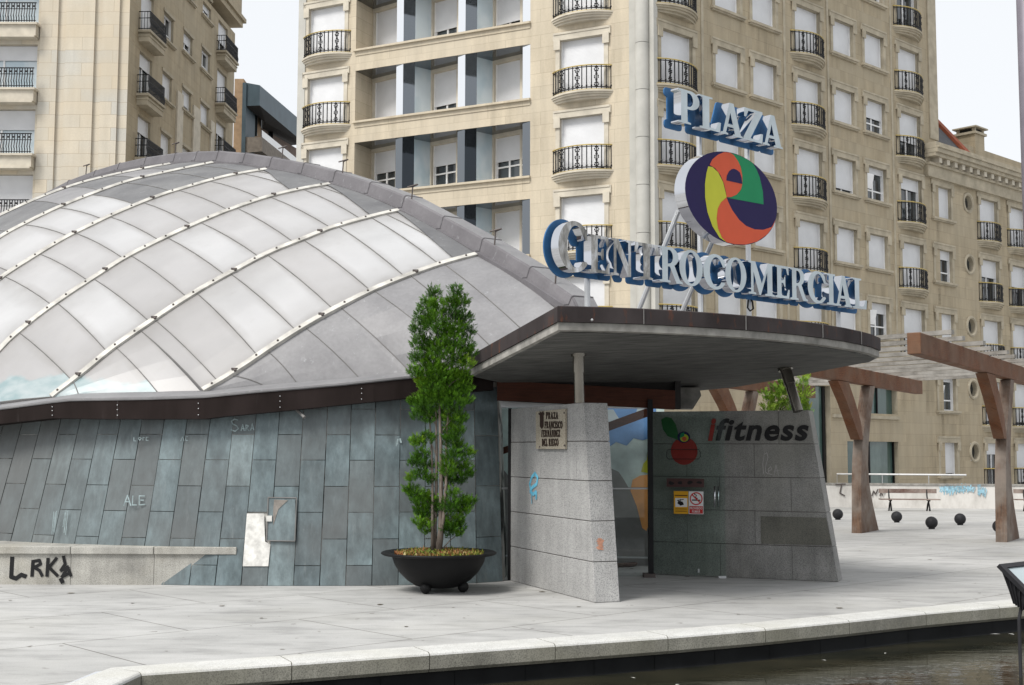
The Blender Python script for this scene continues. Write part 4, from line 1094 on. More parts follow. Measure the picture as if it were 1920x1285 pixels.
for i in range(n):
    a, c = 2 * pi * i / n, 2 * pi * (i + 1) / n
    f = lambda r_, t_: ondoor(1305.3 + r_ * cos(t_), 935.3 + r_ * sin(t_), .0140)
    b.face([f(10, a), f(10, c), f(12.2, c), f(12.2, a)], 0, .5)
b.face([ondoor(*q, .0160) for q in [(1297, 928.7), (1298.6, 927), (1313.6, 942), (1312, 943.6)]]); b.build('prohibition_ring', m['red'], s2)
b = MB(); b.face([ondoor(*q, .0150) for q in [(1297.5, 939), (1313, 939.4), (1313, 937.2), (1297.5, 936.8)]])
for k, (a, c) in enumerate(zip([(1308, 935), (1304, 933), (1306, 929), (1302, 927)], [(1304, 933), (1306, 929), (1302, 927), (1303, 925)])): ribbon(b, [ondoor(*a, .0145 + k * .0002), ondoor(*c, .0145 + k * .0002)], .010, rnrm)
b.build('cigarette_symbol', m['black'], s2)
tx('PROHIBIDO', 'lettering', ondoor, 1294, 1317, 950.7, 955.5, s2, m['paper'], rnrm, depth=.0006, lift=.0060, bold=.01)
tx('FUMAR', 'lettering', ondoor, 1298, 1313, 957, 962, s2, m['paper'], rnrm, depth=.0006, lift=.0060, bold=.01)
for i, x in enumerate((1251, 1269, 1287, 1305)):
    pass
t = sign_panel('pictogram_strip', 'dim red row of four small pictograms above the amber notice', [(1250, 913), (1320, 914), (1320, 898), (1250, 897)], plain('dim_red_strip', (.07, .035, .033), .5))
b = MB()
for i, x in enumerate((1259, 1276, 1294, 1311)):
    c = ondoor(x, 905.5, .0135)
    b.face([ondoor(x + 5.5 * cos(a), 905.5 + 5 * sin(a) * (.6 if i % 2 else .8), .0135) for a in [2 * pi * k / 9 + i for k in range(7)]])
b.build('pictograms', m['black'], t)
# steel columns
def column(x0, y0, x1, y1, Y0, Y1, r, name):
    b = MB(); p0, p1 = pt(x0, y0, Y0), pt(x1, y1, Y1); p2 = p0.lerp(p1, .93); 
    b.tube([p0 - (p1 - p0) * .02, p0.lerp(p1, .62)], r * .88, 14); b.tube([p0.lerp(p1, .62), p0.lerp(p1, .95)], r, 14); b.tube([p0.lerp(p1, .95), p1 + (p1 - p0) * .05], r * 1.3, 14)
    return b.build(name, m['column_steel'], pav, auto=40)
Yc_ = ((Lt - CAMP).y)
zc1 = cpl(1085, 664)
column(1086, 753.5, 1084.5, 664, 14.45, zc1.y, .065, 'canopy_column')
zc2 = cpl(1472, 690)
column(1496, 770, 1472, 690, 16.4, zc2.y, .075, 'canopy_column')

# ================================================================== ROOFTOP SIGN
sdir = V((.743, .669, 0)).normalized(); S0 = pt(1040, 500, 13.0); snrm = V((sdir.y, -sdir.x, 0))
def onsign(x, y, k=0.): return onplane(x, y, S0 + snrm * k, snrm)
sign = thing('rooftop_sign', 'shopping centre sign of chrome letters, oval swirl disc and steel posts on canopy', 'sign', tuple(V((2.4, 14.8, 3.1))))
def big_letter(c, x0, x1, ybl, ybr, ht, depth=.11):
    O = onsign(x0, ybl); E_ = onsign(x1, ybr); z = (O.z + E_.z) / 2; O.z = z; E_.z = z
    wd = (E_ - O).length; gx = max(q[0] for q in GL[c][0]); gmin = min(q[0] for q in GL[c][0])
    sx = wd / (gx - gmin)
    def place(v): return O + sdir * ((v.x - gmin) * sx) + Z * (v.y * ht) + snrm * (v.z)
    me = outline_mesh('letter', GL[c], depth, place, [m['chrome_face'] if x1 < 1229 and ybl > 400 else m['face'], m['chrome']])  # first letters carry dark reflections in their colour, the others pale ones
    lt = put('letter', me, sign)
    # backing plate: grown, rounded outline behind the letter
    k = .046 / ht
    def place2(v): return O + sdir * ((v.x - gmin) * sx) + Z * (v.y * ht) + snrm * (v.z - .125)
    outer = GL[c][0]
    cxm = (gx + gmin) / 2
    me = outline_mesh('backing_plate', grow(GL[c], k * .9, sx / ht), .018, place2, [m['blue_back']])
    put('backing_plate', me, lt)
    return z
def grow(polys, d, asp):
    """dilate the glyph on a grid and trace the outline (marching squares)"""
    import numpy as np
    pts = []
    outer = [(x * asp, y) for x, y in polys[0]]
    x0 = min(p[0] for p in outer) - d * 1.6; x1 = max(p[0] for p in outer) + d * 1.6; y0, y1 = -d * 1.6, 1 + d * 1.6
    st = .035; nx_, ny_ = int((x1 - x0) / st) + 2, int((y1 - y0) / st) + 2
    X, Y = np.meshgrid(x0 + st * np.arange(nx_), y0 + st * np.arange(ny_), indexing='ij')
    D = np.full(X.shape, 1e9); IN = np.zeros(X.shape, bool)
    for pl_ in polys:
        q = [(x * asp, y) for x, y in pl_]; ins = np.zeros(X.shape, bool)
        for (ax, ay), (bx, by) in zip(q, q[1:] + q[:1]):
            L2 = (bx - ax) ** 2 + (by - ay) ** 2 + 1e-12
            t = np.clip(((X - ax) * (bx - ax) + (Y - ay) * (by - ay)) / L2, 0, 1)
            D = np.minimum(D, np.hypot(X - ax - t * (bx - ax), Y - ay - t * (by - ay)))
            if by != ay:
                cr = ((ay > Y) != (by > Y)) & (X < (bx - ax) * (Y - ay) / (by - ay) + ax); ins ^= cr
        IN ^= ins
    F = np.where(IN, -D, D) - d
    seg = {}
    def ip(i, j, k, l):
        a, c = F[i, j], F[k, l]; t = a / (a - c)
        return (round(X[i, j] + t * (X[k, l] - X[i, j]), 5), round(Y[i, j] + t * (Y[k, l] - Y[i, j]), 5))
    for i in range(nx_ - 1):
        for j in range(ny_ - 1):
            c4 = [(i, j), (i + 1, j), (i + 1, j + 1), (i, j + 1)]; s = [F[q] < 0 for q in c4]
            if all(s) or not any(s): continue
            ent_, ext_ = [], []
            for k in range(4):
                a, c = c4[k], c4[(k + 1) % 4]
                if s[k] != s[(k + 1) % 4]: (ext_ if s[k] else ent_).append(ip(*a, *c))
            for a, c in zip(ext_, ent_): seg[a] = c
    out = []
    while seg:
        a = next(iter(seg)); loop = [a]; c = seg.pop(a)
        while c in seg: loop.append(c); c = seg.pop(c)
        if len(loop) > 5: out.append([(x / asp, y) for x, y in loop])
    return out
BL = [(1036, 511), (1100, 512.5), (1180, 522), (1270, 534), (1350, 543), (1445, 554.5), (1540, 566), (1600, 574), (1625, 577)]
row = [('E', 1096, 1137), ('N', 1139, 1181), ('T', 1183, 1228), ('R', 1230, 1273), ('O', 1267, 1311), ('C', 1312, 1353), ('O', 1353, 1393), ('M', 1397, 1446), ('E', 1447, 1474), ('R', 1475, 1508), ('C', 1508, 1542), ('I', 1544, 1560), ('A', 1560, 1591), ('L', 1593, 1619)]
zb = onsign(1180, 521.5).z
hE = onsign(1243, 464).z - zb
def yz(x, z):
    # pixel row of height z on the sign plane at column x
    a, c = 0., 1285.
    for _ in range(40):
        q = (a + c) / 2
        if onsign(x, q).z > z: a = q
        else: c = q
    return (a + c) / 2
big_letter('C', 1040, 1095, yz(1036, zb - .02), yz(1095, zb - .02), hE * 1.30)
for c, a, e in row: big_letter(c, a, e, yz(a, zb), yz(e, zb), hE)
zp = onsign(1290, 236.5).z; hP = onsign(1290, 174).z - zp
for c, a, e in [('P', 1265, 1305), ('L', 1305, 1345), ('A', 1345, 1386), ('Z', 1387, 1424), ('A', 1424, 1461)]: big_letter(c, a, e, yz(a, zp), yz(e, zp), hP)
# swirl disc
dcx = onsign(1374, 372.5)
U_, V_ = .868, .55
disc = MB(); N = 56
el = lambda k, s=1.: [dcx + sdir * (U_ * s * cos(2 * pi * i / N)) + Z * (V_ * s * sin(2 * pi * i / N)) + snrm * k for i in range(N)]
f0, f1 = el(0), el(-.16)
disc.mesh(f0 + f1, [[i, (i + 1) % N, N + (i + 1) % N, N + i] for i in range(N)], 1); disc.face(f0, 0); disc.face(f1[::-1], 1)
dsc = disc.build('swirl_disc', [m['navy'], m['chrome']], sign, auto=40); dsc['label'] = 'oval navy disc with orange, green and yellow swirl'
def lg(pts, k):
    out = []
    for x, y in pts:
        p = onsign(1230 + x * .2647, 140 + y * .2647, k); d = p - dcx; a, c = d.dot(sdir) / U_, d.z / V_; q = math.hypot(a, c)
        if q > .992: p = dcx + sdir * (a / q * .992 * U_) + Z * (c / q * .992 * V_) + snrm * k
        out.append(p)
    return out
def logopart(name, pts, mat, k):
    b = MB(); b.face(lg(pts, k)); return b.build(name, mat, dsc)
logopart('green_shape', [(525, 548), (570, 600), (600, 650), (612, 720), (612, 775), (600, 820), (570, 850), (530, 868), (505, 873), (762, 920), (757, 830), (735, 730), (712, 672), (685, 625), (650, 592), (600, 563)], m['green'], .002)
logopart('orange_shape', [(380, 640), (400, 600), (440, 567), (485, 549), (525, 548), (552, 572), (580, 612), (600, 655), (611, 715), (612, 775), (602, 815), (572, 850), (535, 867), (500, 870), (495, 830), (480, 770), (455, 710), (420, 665)], m['orange'], .004)
logopart('eye_shape', [(498, 750), (502, 715), (518, 685), (535, 671), (550, 667), (575, 676), (595, 695), (606, 730), (612, 775)], m['navy'], .006)
logopart('yellow_shape', [(370, 650), (400, 655), (440, 692), (475, 762), (492, 830), (500, 870), (460, 905), (438, 950), (430, 1015), (440, 1085), (465, 1150), (497, 1192), (450, 1155), (400, 1075), (365, 975), (348, 870), (347, 775), (357, 700)], m['yellow'], .003)
logopart('orange_tail', [(500, 872), (460, 905), (438, 950), (430, 1020), (440, 1090), (468, 1155), (500, 1193), (560, 1208), (640, 1212), (720, 1190), (795, 1135), (845, 1085), (876, 1042), (820, 1080), (760, 1100), (700, 1097), (640, 1073), (590, 1030), (540, 960), (515, 910)], m['orange'], .005)
# supports
def can_top(p):            # canopy roof below a point
    t = ((cP0 + Z * .25 - p).dot(cN)) / cN.z; return V((p.x, p.y, p.z + t))
def post(x, ytop, k=-.22, r=.032):
    p = onsign(x, ytop, k); b = MB(); base = can_top(p); b.tube([base - Z * .03, p], r, 8); base2 = base
    b.tube([base - Z * .02, base + Z * .03], r * 2.4, 8); return b.build('support_post', m['steel_tube'], sign, auto=40)
post(1101, 470); post(1310, 200, -.30); post(1400, 240, -.30); post(1571, 545)
for (x0, y0, x1, y1) in [(1272, 396, 1194, 585), (1336, 452, 1274, 590)]:
    p = onsign(x0, y0, -.24); 
    q = pt(x1, y1 + 6, (can_top(p).y + .55))
    b = MB(); b.tube([q, p], .03, 8); b.build('diagonal_brace', m['steel_tube'], sign, auto=40)
b = MB(); a = onsign(1265, 226, -.21); c = onsign(1462, 268, -.21); c.z = a.z; b.tube([a, c], .022, 6); b.build('letter_rail', m['steel_tube'], sign)
b = MB(); a = onsign(1060, 495, -.2); c = onsign(1610, 560, -.2); c.z = a.z; b.tube([a, c], .022, 6); b.build('letter_rail', m['steel_tube'], sign)
b = MB(); p = onsign(1406, 556, -.2); b.tube([p, p + V((.03, 0, -.07)), p + V((.04, 0, -.15)), p + V((0, 0, -.18)), p + V((-.03, 0, -.14)), p + V((-.02, 0, -.04))], .012, 5); b.build('cable_loop', m['black'], sign)

# ================================================================== APARTMENT BUILDINGS
MESH = {}
def inst(name, key, maker, mats, loc, rot, parent, parent_abs):
    """part from a cached mesh, placed at world loc with heading rot, parented to a thing or part"""
    if key not in MESH:
        b = maker(); MESH[key] = b.data(name, mats)
    o = bpy.data.objects.new(name, MESH[key]); COL.objects.link(o); o.parent = parent
    if parent.get('_world'):      # parent is a part that already carries the rotation
        o.location = loc
    else:
        o.location = V(loc) - parent_org(parent); o.rotation_euler.z = rot
    return o
def rect_wall(b, o, ex, s0, s1, z0, z1, holes, inward, rev=.3, m0=0, m1=1):
    """wall sheet with openings and reveals. holes: (s0,s1,z0,z1)"""
    S = sorted({s0, s1} | {h[0] for h in holes} | {h[1] for h in holes}); T = sorted({z0, z1} | {h[2] for h in holes} | {h[3] for h in holes})
    S = [s for s in S if s0 <= s <= s1]; T = [t for t in T if z0 <= t <= z1]
    P = lambda s, z, k=0: o + ex * s + Z * z + inward * k
    for a, c in zip(S, S[1:]):
        run = None
        for e, f in zip(T, T[1:]):
            ms, mz = (a + c) / 2, (e + f) / 2
            if any(h[0] < ms < h[1] and h[2] < mz < h[3] for h in holes): continue
            b.face([P(a, e), P(c, e), P(c, f), P(a, f)], m0)
    for h in holes:
        a, c, e, f = h
        b.face([P(a, e), P(a, e, rev), P(a, f, rev), P(a, f)], m1); b.face([P(c, e), P(c, f), P(c, f, rev), P(c, e, rev)], m1)
        b.face([P(a, f), P(c, f), P(c, f, rev), P(a, f, rev)], m1); b.face([P(a, e), P(a, e, rev), P(c, e, rev), P(c, e)], m1)
# local axes for parts: x right, y inward, z up, origin at bottom centre of the opening on the wall face
def mk_surround(hw, h, door, ear=True):
    b = MB()
    j = .17
    b.box(-hw - j, -hw, -.035, .02, 0 if not door else .02, h); b.box(hw, hw + j, -.035, .02, 0 if not door else .02, h)
    b.box(-hw - j - .10, hw + j + .10, -.06, .02, h, h + .30)
    for s in (-1, 1):
        x = s * (hw + j * .55); b.box(x - .13, x + .13, -.10, -.062, h - .36, h + .04)
    b.box(-hw - j - .06, hw + j + .06, -.085, -.062, h + .22, h + .298)
    return b
def mk_sill(hw):
    b = MB(); b.box(-hw - .26, hw + .26, -.16, .25, -.10, 0); b.box(-hw - .22, hw + .22, -.10, .0, -.16, -.102); return b
def mk_frame(hw, h, door):
    b = MB(); y0, y1 = .20, .27; f = .065
    b.box(-hw, -hw + f, y0, y1, 0, h); b.box(hw - f, hw, y0, y1, 0, h); b.box(-hw + f, hw - f, y0, y1, 0, f); b.box(-hw + f, hw - f, y0, y1, h - f, h)
    b.box(-.04, .04, y0, y1, f, h - f)
    if not door: b.box(-hw + f, -.04, y0, y1, h * .30, h * .30 + .06); b.box(.04, hw - f, y0, y1, h * .30, h * .30 + .06)
    return b
def mk_pane(hw, h):
    b = MB(); b.box(-hw + .02, hw - .02, .245, .255, .02, h - .02); return b
def mk_shutter(hw, h, frac):
    b = MB(); z0 = h - (h) * frac; b.box(-hw + .045, hw - .045, .165, .185, z0 + .01, h - .005); b.box(-hw + .04, hw - .04, .16, .19, z0, z0 + .045)
    return b
def mk_guide(hw, h, sd):
    b = MB(); b.box(min(sd * hw, sd * (hw - .045)), max(sd * hw, sd * (hw - .045)), .13, .198, 0, h); return b
def window(bld, P, rot, hw, h, frac, door=False, stone='trim', surround=True, pane='pane', tilt=False):
    k = (round(hw, 2), round(h, 2), door, stone)
    if surround: r = inst('window', ('sur',) + k, lambda: mk_surround(hw, h, door), [m[stone]], P, rot, bld, 0); 
    else: r = inst('window', ('fr',) + k, lambda: mk_frame(hw, h, door), [m['white']], P, rot, bld, 0)
    r['_world'] = 1
    for sd in (-1, 1): inst('guide_rail', ('gd', sd) + k, lambda: mk_guide(hw, h, sd), [m['white']], (0, 0, 0), 0, r, 0)
    if surround: inst('frame', ('fr',) + k, lambda: mk_frame(hw, h, door), [m['white']], (0, 0, 0), 0, r, 0)
    inst('pane', ('pn', pane) + k, lambda: mk_pane(hw, h), [m[pane]], (0, 0, 0), 0, r, 0)
    if frac > 0: inst('shutter', ('sh', round(frac, 2)) + k, lambda: mk_shutter(hw, h, frac), [m['shutter']], (0, 0, 0), 0, r, 0)
    if not door: inst('sill', ('si',) + k, lambda: mk_sill(hw), [m[stone]], (0, 0, 0), 0, r, 0)
    if tilt:
        b = MB(); b.obox((-hw + .08, .17, .55), V((hw * .75, 0, 0)), V((0, .03, 0)), V((0, -.14, h * .42)))
        if ('tilt', hw) not in MESH: MESH[('tilt', hw)] = b.data('open_sash', [m['white']])
        o = bpy.data.objects.new('open_sash', MESH[('tilt', hw)]); COL.objects.link(o); o.parent = r
    return r
def arc_plan(hw, dep, n=14):
    # shallow bowed plan from wall to wall
    Rr = (hw * hw + dep * dep) / (2 * dep); a = math.asin(min(1, hw / Rr))
    return [(Rr * sin(t), -(Rr * cos(t) - (Rr - dep))) for t in [-a + 2 * a * i / n for i in range(n + 1)]]
def mk_slab(hw, dep):
    b = MB()
    for (e, d, z0, z1) in [(.07, dep + .09, -.07, .0), (.03, dep + .03, -.14, -.072), (-.03, dep - .05, -.22, -.142), (-.12, dep - .17, -.30, -.222)]:
        pl_ = [(x, y) for x, y in arc_plan(hw + e, max(d, .08))]
        b.prism([(pl_[0][0], .01, z0)] + [(x, y, z0) for x, y in pl_] + [(pl_[-1][0], .01, z0)], Z * (z1 - z0))
    return b
def mk_rail(hw, dep, h=.92):
    b = MB(); pl_ = arc_plan(hw - .03, dep + .02, 28)
    P = lambda i, z: V((pl_[i][0], pl_[i][1], z))
    b.tube([P(i, .10) for i in range(29)], .022, 4); b.tube([P(i, h - .05) for i in range(29)], .02, 4)
    for i in range(0, 29, 2):
        b.tube([P(i, .02), P(i, h)], .022, 4, 0, None, False)
        b.ball(P(i, .16), .042, 6, 4); b.ball(P(i, .27), .026, 5, 3)
    for c in (6, 14, 22):       # scrolled panels
        a0, a1 = pl_[c - 1], pl_[c + 1]
        for i in range(12):
            t = i / 11; z = .12 + t * (h - .2); ww = .5 + .42 * sin(t * pi * 5)
            x = lerp(a0[0], a1[0], .5 + ww * .5); y = lerp(a0[1], a1[1], .5); b.ball((x, y, z), .034, 5, 3)
            x = lerp(a0[0], a1[0], .5 - ww * .5); b.ball((x, y, z), .034, 5, 3)
    return b
def mk_hand(hw, dep, h=.92):
    b = MB(); pl_ = arc_plan(hw, dep + .02, 20); b.tube([V((x, y, h + .012)) for x, y in pl_], .026, 5); return b
def mk_low(hw, dep):
    b = MB(); b.tube([V((x, y, .015)) for x, y in arc_plan(hw, dep + .05, 20)], .016, 4); return b
def balcony(bld, P, rot, hw=1.2, dep=.42, stone='trim'):
    r = inst('balcony', ('slab', hw, dep, stone), lambda: mk_slab(hw, dep), [m[stone]], P, rot, bld, 0); r['_world'] = 1
    inst('railing', ('rail', hw, dep), lambda: mk_rail(hw, dep), [m['iron']], (0, 0, 0), 0, r, 0)
    inst('handrail', ('hand', hw, dep), lambda: mk_hand(hw, dep), [m['brass']], (0, 0, 0), 0, r, 0)
    inst('bottom_rail', ('low', hw, dep), lambda: mk_low(hw, dep), [m['brass']], (0, 0, 0), 0, r, 0)
    return r
FLH = 3.0; FL0 = 15.0                         # storey height and floor level of the reference storey
aL, aR = .46173, .74749
eR = V((cos(aR), sin(aR), 0)); iR = V((-sin(aR), cos(aR), 0)); oR = V((6.03701, 46.2271, 0))
eL = V((cos(aL), -sin(aL), 0)); iL = V((sin(aL), cos(aL), 0)); oL = V((6.03701, 46.2271 - 1.13, 0))    # right as seen; s negative to the left
fl = lambda n: FL0 + FLH * n
TOPZ = 25.2
apt = thing('apartment_building', 'tall cream stone apartment block with curved iron balconies and rounded corner column', 'building', (4.7, 45.5, 0))
bL = MB(); bR = MB()
# ---- right-hand facade openings
RHO = []; WIN = []
frR = {}
def addR(c, hw, n, kind, frac, **kw):
    z = fl(n) + (.02 if kind == 'door' else .68); h = 2.12 if kind == 'door' else 1.50
    RHO.append((c - hw, c + hw, z, z + h)); WIN.append((c, z, hw, h, kind == 'door', frac, kw))
fr3 = {('C1', 0): 1, ('C1', -1): .95, ('C1', -2): 1, ('C1', -3): 1, ('C2', 1): 1, ('C2', 0): 1, ('C2', -1): .9, ('C2', -2): 1, ('C3', 2): .15, ('C3', 1): 1, ('C3', 0): .62, ('C3', -1): .25, ('C3', -2): 1}
for n in range(-4, 4):
    for nm, c in (('C1', .02), ('C2', 8.46), ('C3', 16.5)):
        if n <= -4 and nm == 'C3': continue
        if n < -3: continue
        addR(c, .9, n, 'door', fr3.get((nm, n), 1))
    for nm, c in (('P1', 3.08), ('P2', 5.45)):
        if n < -3: continue
        addR(c, .78, n, 'win', {('P1', 0): .96, ('P1', -3): .85, ('P2', -3): .9}.get((nm, n), 1))
    for nm, c in (('Q1', 11.13), ('Q2', 13.6)):
        if n < -3: continue
        f = {('Q1', 1): .98, ('Q1', -1): .86, ('Q2', 2): .5, ('Q2', 0): .52, ('Q2', -1): .18, ('Q1', -3): 1, ('Q2', -3): .3, ('Q2', -2): .98}.get((nm, n), 1)
        addR(c, .78, n, 'win', f, tilt=(nm, n) in (('Q2', -1), ('Q2', -3)))
# shop fronts under the right half
RHO += [(10.9, 14.95, 0.0, 2.15), (12.7, 14.95, 3.35, 4.5), (6.8, 9.7, .0, 4.4)]
rect_wall(bR, oR, eR, -1.3, 19.0, -1, TOPZ, RHO, iR, .3)
bR.build('right_wall', [m['tan'], m['trim_tan']], apt)  # right face gets the darker copy, its sunless side put into the colour
for c, z, hw, h, door_, frac, kw in WIN:
    P = oR + eR * c + Z * z
    window(apt, P, aR, hw, h, frac, door_, 'trim_tan', **kw)
    if door_: balcony(apt, oR + eR * c + Z * fl(round((z - FL0) / FLH)), aR, 1.2, .42, 'trim_tan')
# pilaster lines and corner column
b = MB()
for s in (2.0 - .55, 6.75, 10.0 - .12, 14.95):
    b.obox(oR + eR * s - iR * .03 + Z * 6.2, eR * .14, iR * .05, Z * (TOPZ - 6.2))
b.obox(oR + eR * 18.3 - iR * .06 + Z * 16.3, eR * .75, iR * .1, Z * (TOPZ - 16.3))
b.build('wall_pilaster', m['trim_tan'], apt)
b = MB()
for i in range(15):
    z0 = -1 + i * 1.75; b.lathe(V((4.70, 45.52, 0)), [(.25, z0 + .008), (.25, z0 + 1.742)], 20)
b.build('corner_column', m['trim_grey'], apt, smooth=True)
b = MB(); b.obox(oL + eL * -1.95 + iL * -.05 - Z, eL * .34, iL * .5, Z * (TOPZ + 1)); b.obox(oR + eR * -1.32 - iR * .05 - Z, eR * .22, iR * .5, Z * (TOPZ + 1)); b.build('corner_strip', m['trim_grey'], apt)
# shop fronts
b = MB()
def shopglass(a, c, z0, z1): b.face([oR + eR * a + iR * .28 + Z * z0, oR + eR * c + iR * .28 + Z * z0, oR + eR * c + iR * .28 + Z * z1, oR + eR * a + iR * .28 + Z * z1])
shopglass(10.9, 14.95, 0, 2.15); shopglass(12.7, 14.95, 3.35, 4.5); shopglass(6.8, 9.7, 0, 4.4)
b.build('shop_glass', m['green_glass'], apt)
b = MB()
for s in (10.95, 12.9, 14.85): b.obox(oR + eR * s + iR * .2, eR * .07, iR * .06, Z * 2.15); b.build('shop_frame', m['iron'], apt); b = MB()
for s in (6.85, 8.3, 9.45): b.obox(oR + eR * s + iR * .2, eR * .16, iR * .06, Z * 4.4); b.build('shop_frame', m['iron'], apt); b = MB()
b.obox(oR + eR * 13.6 + iR * .2 + Z * 3.35, eR * .07, iR * .06, Z * 1.15)
b.build('shop_frame', m['iron'], apt)
b = MB(); b.obox(oR + eR * 9.8 - iR * .08 + Z * 3.12, eR * 5.2, iR * .1, Z * .14); b.build('shop_ledge', m['trim_tan'], apt)
# ---- left-hand facade
LHO = []; LW = []
for n in range(-3, 4):
    for nm, c in (('A', -15.4), ('B', -3.86)):
        z = fl(n) + .02; LHO.append((c - .9, c + .9, z, z + 2.12)); LW.append((nm, n, c, z))
B0s, B1s = -13.95, -6.0
bay = [(B0s, B1s, fl(n) + .10, fl(n) + 2.28) for n in range(-5, 4)]
rect_wall(bL, oL, eL, -16.8, -1.6, -1, TOPZ, LHO, iL, .3)
# replace the bay by cutting it: build again with the bay holes and deep reveals
bL = MB(); rect_wall(bL, oL, eL, -16.8, B0s, -1, TOPZ, [h for h in LHO if h[1] < B0s], iL, .3); rect_wall(bL, oL, eL, B1s, -1.6, -1, TOPZ, [h for h in LHO if h[0] > B1s], iL, .3)
DP = 1.36
for s in (B0s, B1s): bL.face([oL + eL * s - Z, oL + eL * s + iL * DP - Z, oL + eL * s + iL * DP + Z * TOPZ, oL + eL * s + Z * TOPZ])
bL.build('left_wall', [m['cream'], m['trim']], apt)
for nm, n, c, z in LW:
    window(apt, oL + eL * c + Z * z, -aL, .9, 2.12, .93 if (nm, n) == ('B', -1) else (.72 if (nm, n) == ('B', -3) else 1), True, 'trim')
    balcony(apt, oL + eL * c + Z * fl(n), -aL, 1.2, .42, 'trim')
b = MB(); b.obox(oL + eL * -16.8 - iL * .06 - Z, eL * .36, iL * .2, Z * (TOPZ + 1)); b.build('edge_pilaster', m['trim_grey'], apt)
W3 = (B1s - B0s) / 3
mk = {}
for n in range(-4, 4):
    zf = fl(n)
    # spandrel: plain band with projecting cornice
    b = MB(); P = lambda s, k, z: oL + eL * s + iL * k + Z * z
    b.obox(P(B0s + .002, .0, zf - .80), eL * (B1s - B0s - .004), iL * DP, Z * .62)
    b.obox(P(B0s + .002, -.03, zf - .18), eL * (B1s - B0s - .004), iL * DP, Z * .17)
    b.obox(P(B0s - .06, -.12, zf - .008), eL * (B1s - B0s + .08), iL * (DP + .1), Z * .085)
    b.build('spandrel', m['cream'], apt)
    for i in range(3):
        s0 = B0s + 2.84 * i; s1 = min(s0 + 2.84, B1s)
        A = (s0, 1.25); Bp = (s0 + 1.42, .95); B2 = (s0 + 1.90, .10); C_ = (min(s0 + 2.27, B1s - .01), .02); D_p = (s1, 1.25)
        z0, z1 = zf + .09, zf + 2.21
        q = lambda t: P(t[0], t[1], 0)
        ang = atan2((q(Bp) - q(A)).y, (q(Bp) - q(A)).x)
        wl = (q(Bp) - q(A)).length
        # tooth wall with window
        b = MB(); ex = (q(Bp) - q(A)).normalized(); inn = V((-ex.y, ex.x, 0))
        hw = .66; cs = wl * .50
        rect_wall(b, q(A), ex, 0, wl, z0, z1, [(cs - hw, cs + hw, z0 + .22, z1 - .16)], inn, .22)
        b.build('bay_wall', [m['trim'], m['trim']], apt)
        fr = {(0, 1): .8, (-1, 0): .52, (-1, 1): .5, (-1, 2): .56, (0, 0): 1, (0, 2): 1, (1, 1): .72, (1, 2): .8}.get((n, i), .98)
        window(apt, q(A) + ex * cs + Z * (z0 + .22), ang, hw, z1 - z0 - .38, fr, False, 'trim', False)
        b = MB()
        b.face([q(B2) + Z * z0, q(C_) + Z * z0, q(C_) + Z * z1, q(B2) + Z * z1])
        b.face([q(Bp) + Z * z0, q(B2) + Z * z0, q(B2) + Z * z1, q(Bp) + Z * z1]); weld(b.build('mirror_panel', m['mirror'] if n >= 0 else m['mirror_dark'], apt))  # lower floors take the darker copy for dark buildings reflected opposite
        b = MB()
        mid = (lerp(C_[0], D_p[0], .45), lerp(C_[1], D_p[1], .40))
        if s1 - C_[0] > .1:
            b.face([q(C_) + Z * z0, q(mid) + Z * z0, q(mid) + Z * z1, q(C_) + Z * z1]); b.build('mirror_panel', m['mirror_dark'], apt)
            b = MB(); b.face([q(mid) + Z * z0, q(D_p) + Z * z0, q(D_p) + Z * z1, q(mid) + Z * z1]); b.build('side_pane', m['curtain_pane'], apt)
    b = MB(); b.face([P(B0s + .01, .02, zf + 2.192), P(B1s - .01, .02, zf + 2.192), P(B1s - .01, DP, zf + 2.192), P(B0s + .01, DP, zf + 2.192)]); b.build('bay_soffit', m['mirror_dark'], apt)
# roof slab and rear body
b = MB()
cL, cRr, cc = oL + eL * -16.8, oR + eR * 19.0, V((4.72, 45.5, 0))
b.prism([p + Z * TOPZ for p in (cL, cc, cRr, cRr + iR * 14, V((6, 68, 0)), cL + iL * 14)], Z * .5)
b.build('roof', m['trim'], apt)
b = MB(); 
for a, c in ((cRr, cRr + iR * 14), (cL, cL + iL * 14)): b.face([a - Z, c - Z, c + Z * TOPZ, a + Z * TOPZ])
b.face([cL + iL * (DP + .7) - Z + eL * 2.8, cL + iL * (DP + .7) - Z + eL * 10.9, cL + iL * (DP + .7) + Z * TOPZ + eL * 10.9, cL + iL * (DP + .7) + Z * TOPZ + eL * 2.8])
b.build('side_wall', m['tan'], apt)

